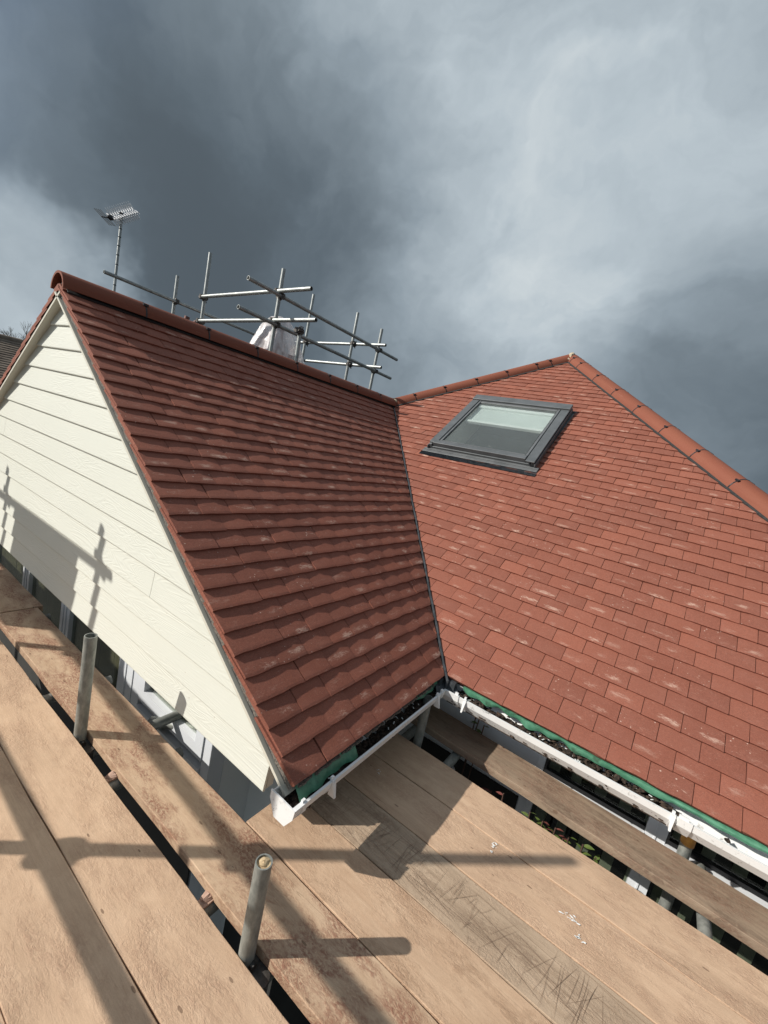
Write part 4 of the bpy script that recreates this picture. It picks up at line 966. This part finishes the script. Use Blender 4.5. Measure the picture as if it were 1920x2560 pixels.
m_ = MB(); m_.tube(bc - bd * .22, bc + bd * .24, .014, 8); m_.build('boom', 'aluminium', aer)
m_ = MB(); m_.tube(bc - Vector((0, 0, .10)), bc + Vector((0, 0, .02)), .030, 10); m_.build('clamp', 'coupler_steel', aer)
for i in range(12):
    c_ = bc + bd * (-.17 + .40 * i / 11); m_ = MB()
    for sg in (-1, 1):
        m_.tube(c_, c_ + ed * sg * .10 + vu * .045, .011, 6); m_.tube(c_, c_ + ed * sg * .12 - vu * .045, .011, 6)
        m_.tube(c_ + ed * sg * .12 + vu * .045, c_ + ed * sg * .14 + vu * .05, .0045, 6)
        m_.tube(c_ + ed * sg * .12 - vu * .045, c_ + ed * sg * .14 - vu * .05, .0045, 6)
    m_.build('director', 'aluminium', aer)
m_ = MB(); m_.tube(bc - bd * .22, bc - bd * .36 + Vector((0, 0, .06)), .009, 6)
for q in range(4):
    c_ = bc - bd * (.22 + .14 * (q + .6) / 4) + Vector((0, 0, .06)) * (q + .6) / 4; m_.tube(c_ - ed * .17, c_ + ed * .17, .005, 6)
m_.build('reflector', 'coupler_steel', aer)
m_ = MB(); m_.blob(bc - bd * .19, (.045, .05, .04), 1, 10, 6, .05); m_.build('dipole_box', 'black_plastic', aer, True)

# ------------------------------------------------------------------ things in the gaps below the boards
rr = random.Random(12)
def leaf_mesh(nm_, mat):
    vs = []; fs = []; n_ = 5
    for i in range(n_ + 1):
        t_ = i / n_; w = .42 * math.sin(math.pi * t_ ** .8) * .5; z = -.22 * t_ * t_
        vs += [(t_, -w, z + .06 * abs(w) * 4), (t_, 0, z), (t_, w, z + .06 * abs(w) * 4)]
    for i in range(n_):
        for j in range(2): fs.append((i * 3 + j, (i + 1) * 3 + j, (i + 1) * 3 + j + 1, i * 3 + j + 1))
    me = bpy.data.meshes.new(nm_); me.from_pydata(vs, [], fs); me.materials.append(M[mat]); me.polygons.foreach_set('use_smooth', [True] * len(me.polygons)); return me
LG, LR = leaf_mesh('leaf', 'leaf_green'), leaf_mesh('leaf', 'leaf_red')
def shrub(label, base, tips, nl, redp, ll=.05):
    sh = thing('shrub', label, 'shrub', base, 'shrubs below the boards')
    for tip in tips:
        b, t_ = Vector(base), Vector(tip); mid = (b + t_) / 2 + Vector((rr.uniform(-.08, .08), rr.uniform(-.05, .05), .1)); pts = [b.lerp(mid, q / 6).lerp(mid.lerp(t_, q / 6), q / 6) for q in range(7)]
        m_ = MB()
        for p_, q_ in zip(pts[:-1], pts[1:]): m_.tube(p_, q_, .004, 6)
        m_.build('stem', 'stem', sh)
        for i in range(nl):
            u_ = .885 + .115 * (i + .8) / nl; k_ = min(5, int(u_ * 6)); p_ = pts[k_].lerp(pts[k_ + 1], u_ * 6 - k_); d = (pts[k_ + 1] - pts[k_]).normalized()
            side = d.cross(Vector((0, 0, 1))); side = (side.normalized() if side.length > .1 else Vector((1, 0, 0))) * (1 if i % 2 else -1)
            ex = (side * .9 + d * .35 + Vector((rr.uniform(-.3, .3), rr.uniform(-.3, .3), rr.uniform(-.25, .25)))).normalized(); ez = (Vector((0, 0, 1)) - ex * ex.z + Vector((rr.uniform(-.4, .4), rr.uniform(-.4, .4), 0))); ez = (ez - ex * ez.dot(ex)).normalized(); ey = ez.cross(ex)
            l_ = ll * rr.uniform(.7, 1.25)
            link(bpy.data.objects.new('leaf', LR if rr.random() < redp else LG), sh, frame(ex * l_, ey * l_, ez * l_, p_))
shrub('leafy shrub with green and purple leaves in the gap beside the pale boards', (3.18, 1.16, GROUND), [(3.06, 1.05, -.37), (3.12, 1.09, -.40), (3.18, 1.04, -.36), (3.24, 1.08, -.39), (3.30, 1.06, -.37), (3.36, 1.07, -.40), (3.22, 1.14, -.46), (3.14, 1.13, -.44)], 12, .16, .042)
shrub('sprig with red leaves hanging in the dark gap', (2.93, 1.16, GROUND), [(2.925, 1.045, -.36), (2.86, 1.09, -.42)], 5, 1.0, .05)
shrub('dark seedling sprouting beside the white wall panel', (2.66, 1.33, GROUND), [(2.655, 1.30, -.20), (2.69, 1.30, -.24), (2.63, 1.31, -.22)], 6, .15, .04)
dp = thing('downpipe', 'white rainwater pipe standing under the gutter corner', 'pipe', (2.60, 1.14, GROUND))
m_ = MB(); m_.tube((2.60, 1.14, GROUND), (2.60, 1.14, -.50), .034, 18); m_.build('pipe', 'white_upvc', dp, True)
m_ = MB(); m_.tube((2.60, 1.14, -.56), (2.60, 1.14, -.485), .040, 18); m_.build('socket', 'white_upvc', dp, True)
rr = random.Random(4); nx, ny = 26, 12; m_ = MB()
for i in range(nx + 1):
    for j in range(ny + 1):
        x = 3.80 + .75 * i / nx; y = .93 + .16 * j / ny
        m_.v.append(Vector((x, y, -.43 - .10 * j / ny + .05 * math.sin(x * 19 + y * 9) * math.sin(y * 31) + .02 * math.sin(x * 47) + rr.uniform(-.012, .012) - .25 * max(0, .12 - i / nx))))
for i in range(nx):
    for j in range(ny): m_.f.append((i * (ny + 1) + j, (i + 1) * (ny + 1) + j, (i + 1) * (ny + 1) + j + 1, i * (ny + 1) + j + 1))
o = m_.build('plastic_sheet', 'black_plastic', None, True); tag(o, 'crumpled black plastic sheet tucked under the grey board, bottom right', 'plastic sheet')

# ------------------------------------------------------------------ surroundings
nb = thing('neighbour_house', 'old brown-tiled roof at the left edge of the photo', 'house', (-15, 5, GROUND))
m_ = MB(); m_.box((-19, -3, GROUND), (-13.6, 9, .1)); m_.build('wall', 'brick', nb)
m_ = MB(); rid = Vector((-16.0, 0, 1.95))
e0 = Vector((-13.0, 0, .2)); up = (rid - e0).normalized(); nn = Vector((-up.z, 0, up.x)); nn = nn if nn.z > 0 else -nn; ln = (rid - e0).length; nr = int(ln / .14)
for k_ in range(nr):
    s0 = k_ * .14; a = e0 + up * s0 + nn * .028; b = e0 + up * (s0 + .20) + nn * .0
    for j in range(44):
        y0 = -3.4 + j * .29 + (.145 if k_ % 2 else 0); dz = rr.uniform(-.003, .004)
        q = [Vector((a.x, y0, a.z + dz)), Vector((a.x, y0 + .284, a.z + dz)), Vector((b.x, y0 + .284, b.z)), Vector((b.x, y0, b.z))]
        m_.quadbox([v - nn * .014 for v in q], q)
o = m_.build('roof_tiles', 'old_tile', nb); tag(o, kind='stuff')
m_ = MB(); m_.quadbox([(-13.0, -3.4, .15), (-13.0, 9.4, .15), (-16, 9.4, 1.89), (-16, -3.4, 1.89)], [(-13.0, -3.4, .185), (-13.0, 9.4, .185), (-16, 9.4, 1.93), (-16, -3.4, 1.93)]); m_.quadbox([(-16, -3.4, 1.89), (-16, 9.4, 1.89), (-19.2, 9.4, .15), (-19.2, -3.4, .15)], [(-16, -3.4, 1.93), (-16, 9.4, 1.93), (-19.2, 9.4, .185), (-19.2, -3.4, .185)]); m_.build('roof', 'old_tile', nb)
for j in range(28): 
    m_ = MB(); m_.tube((-16, -3.4 + j * .455, 1.92), (-16, -3.4 + j * .455 + .45, 1.92), .12, 10); m_.build('ridge_tile', 'old_tile', nb, True)

def tree(name, label, base, hgt, seed, spread, depth, evergreen=False):
    rr = random.Random(seed); t_ = thing(name, label, 'tree', base)
    m_ = MB(); tips = []
    def grow(p, d, ln, r, lev):
        q = p + d * ln; m_.tube(p, q, r, 6 if lev < 3 else 4, r2=r * .68, cap=False)
        if lev >= depth: tips.append(q); return
        for i in range(3 if lev < depth - 1 else 4):
            nd = (d + Vector((rr.uniform(-1, 1), rr.uniform(-1, 1), rr.uniform(-.25, .7))) * spread).normalized(); grow(p + d * ln * rr.uniform(.55, 1), nd, ln * rr.uniform(.6, .8), r * .58, lev + 1)
    grow(Vector(base), Vector((0, 0, 1)), hgt * .32, hgt * .022, 0)
    m_.build('trunk', 'bark', t_)
    return t_, tips, rr
t_, tips, rr = tree('bare_tree', 'bare winter tree behind the old brown roof', (-31, 7.9, GROUND), 6.9, 5, .62, 6)
t_, tips, rr = tree('evergreen_tree', 'dark evergreen tree top just showing beyond the hip at the right edge', (6.75, 25.6, GROUND), 5.6, 8, .55, 4, True)
m_ = MB()
for p_ in tips:
    for i in range(26):
        c_ = p_ + Vector((rr.gauss(0, .28), rr.gauss(0, .28), rr.gauss(0, .22))); a = Vector((rr.uniform(-1, 1), rr.uniform(-1, 1), rr.uniform(-.3, 1))).normalized(); b = a.orthogonal().normalized()
        m_.add([c_ - b * .015, c_ + b * .015, c_ + a * .16], [(0, 1, 2)])
m_.build('crown', 'needles', t_)
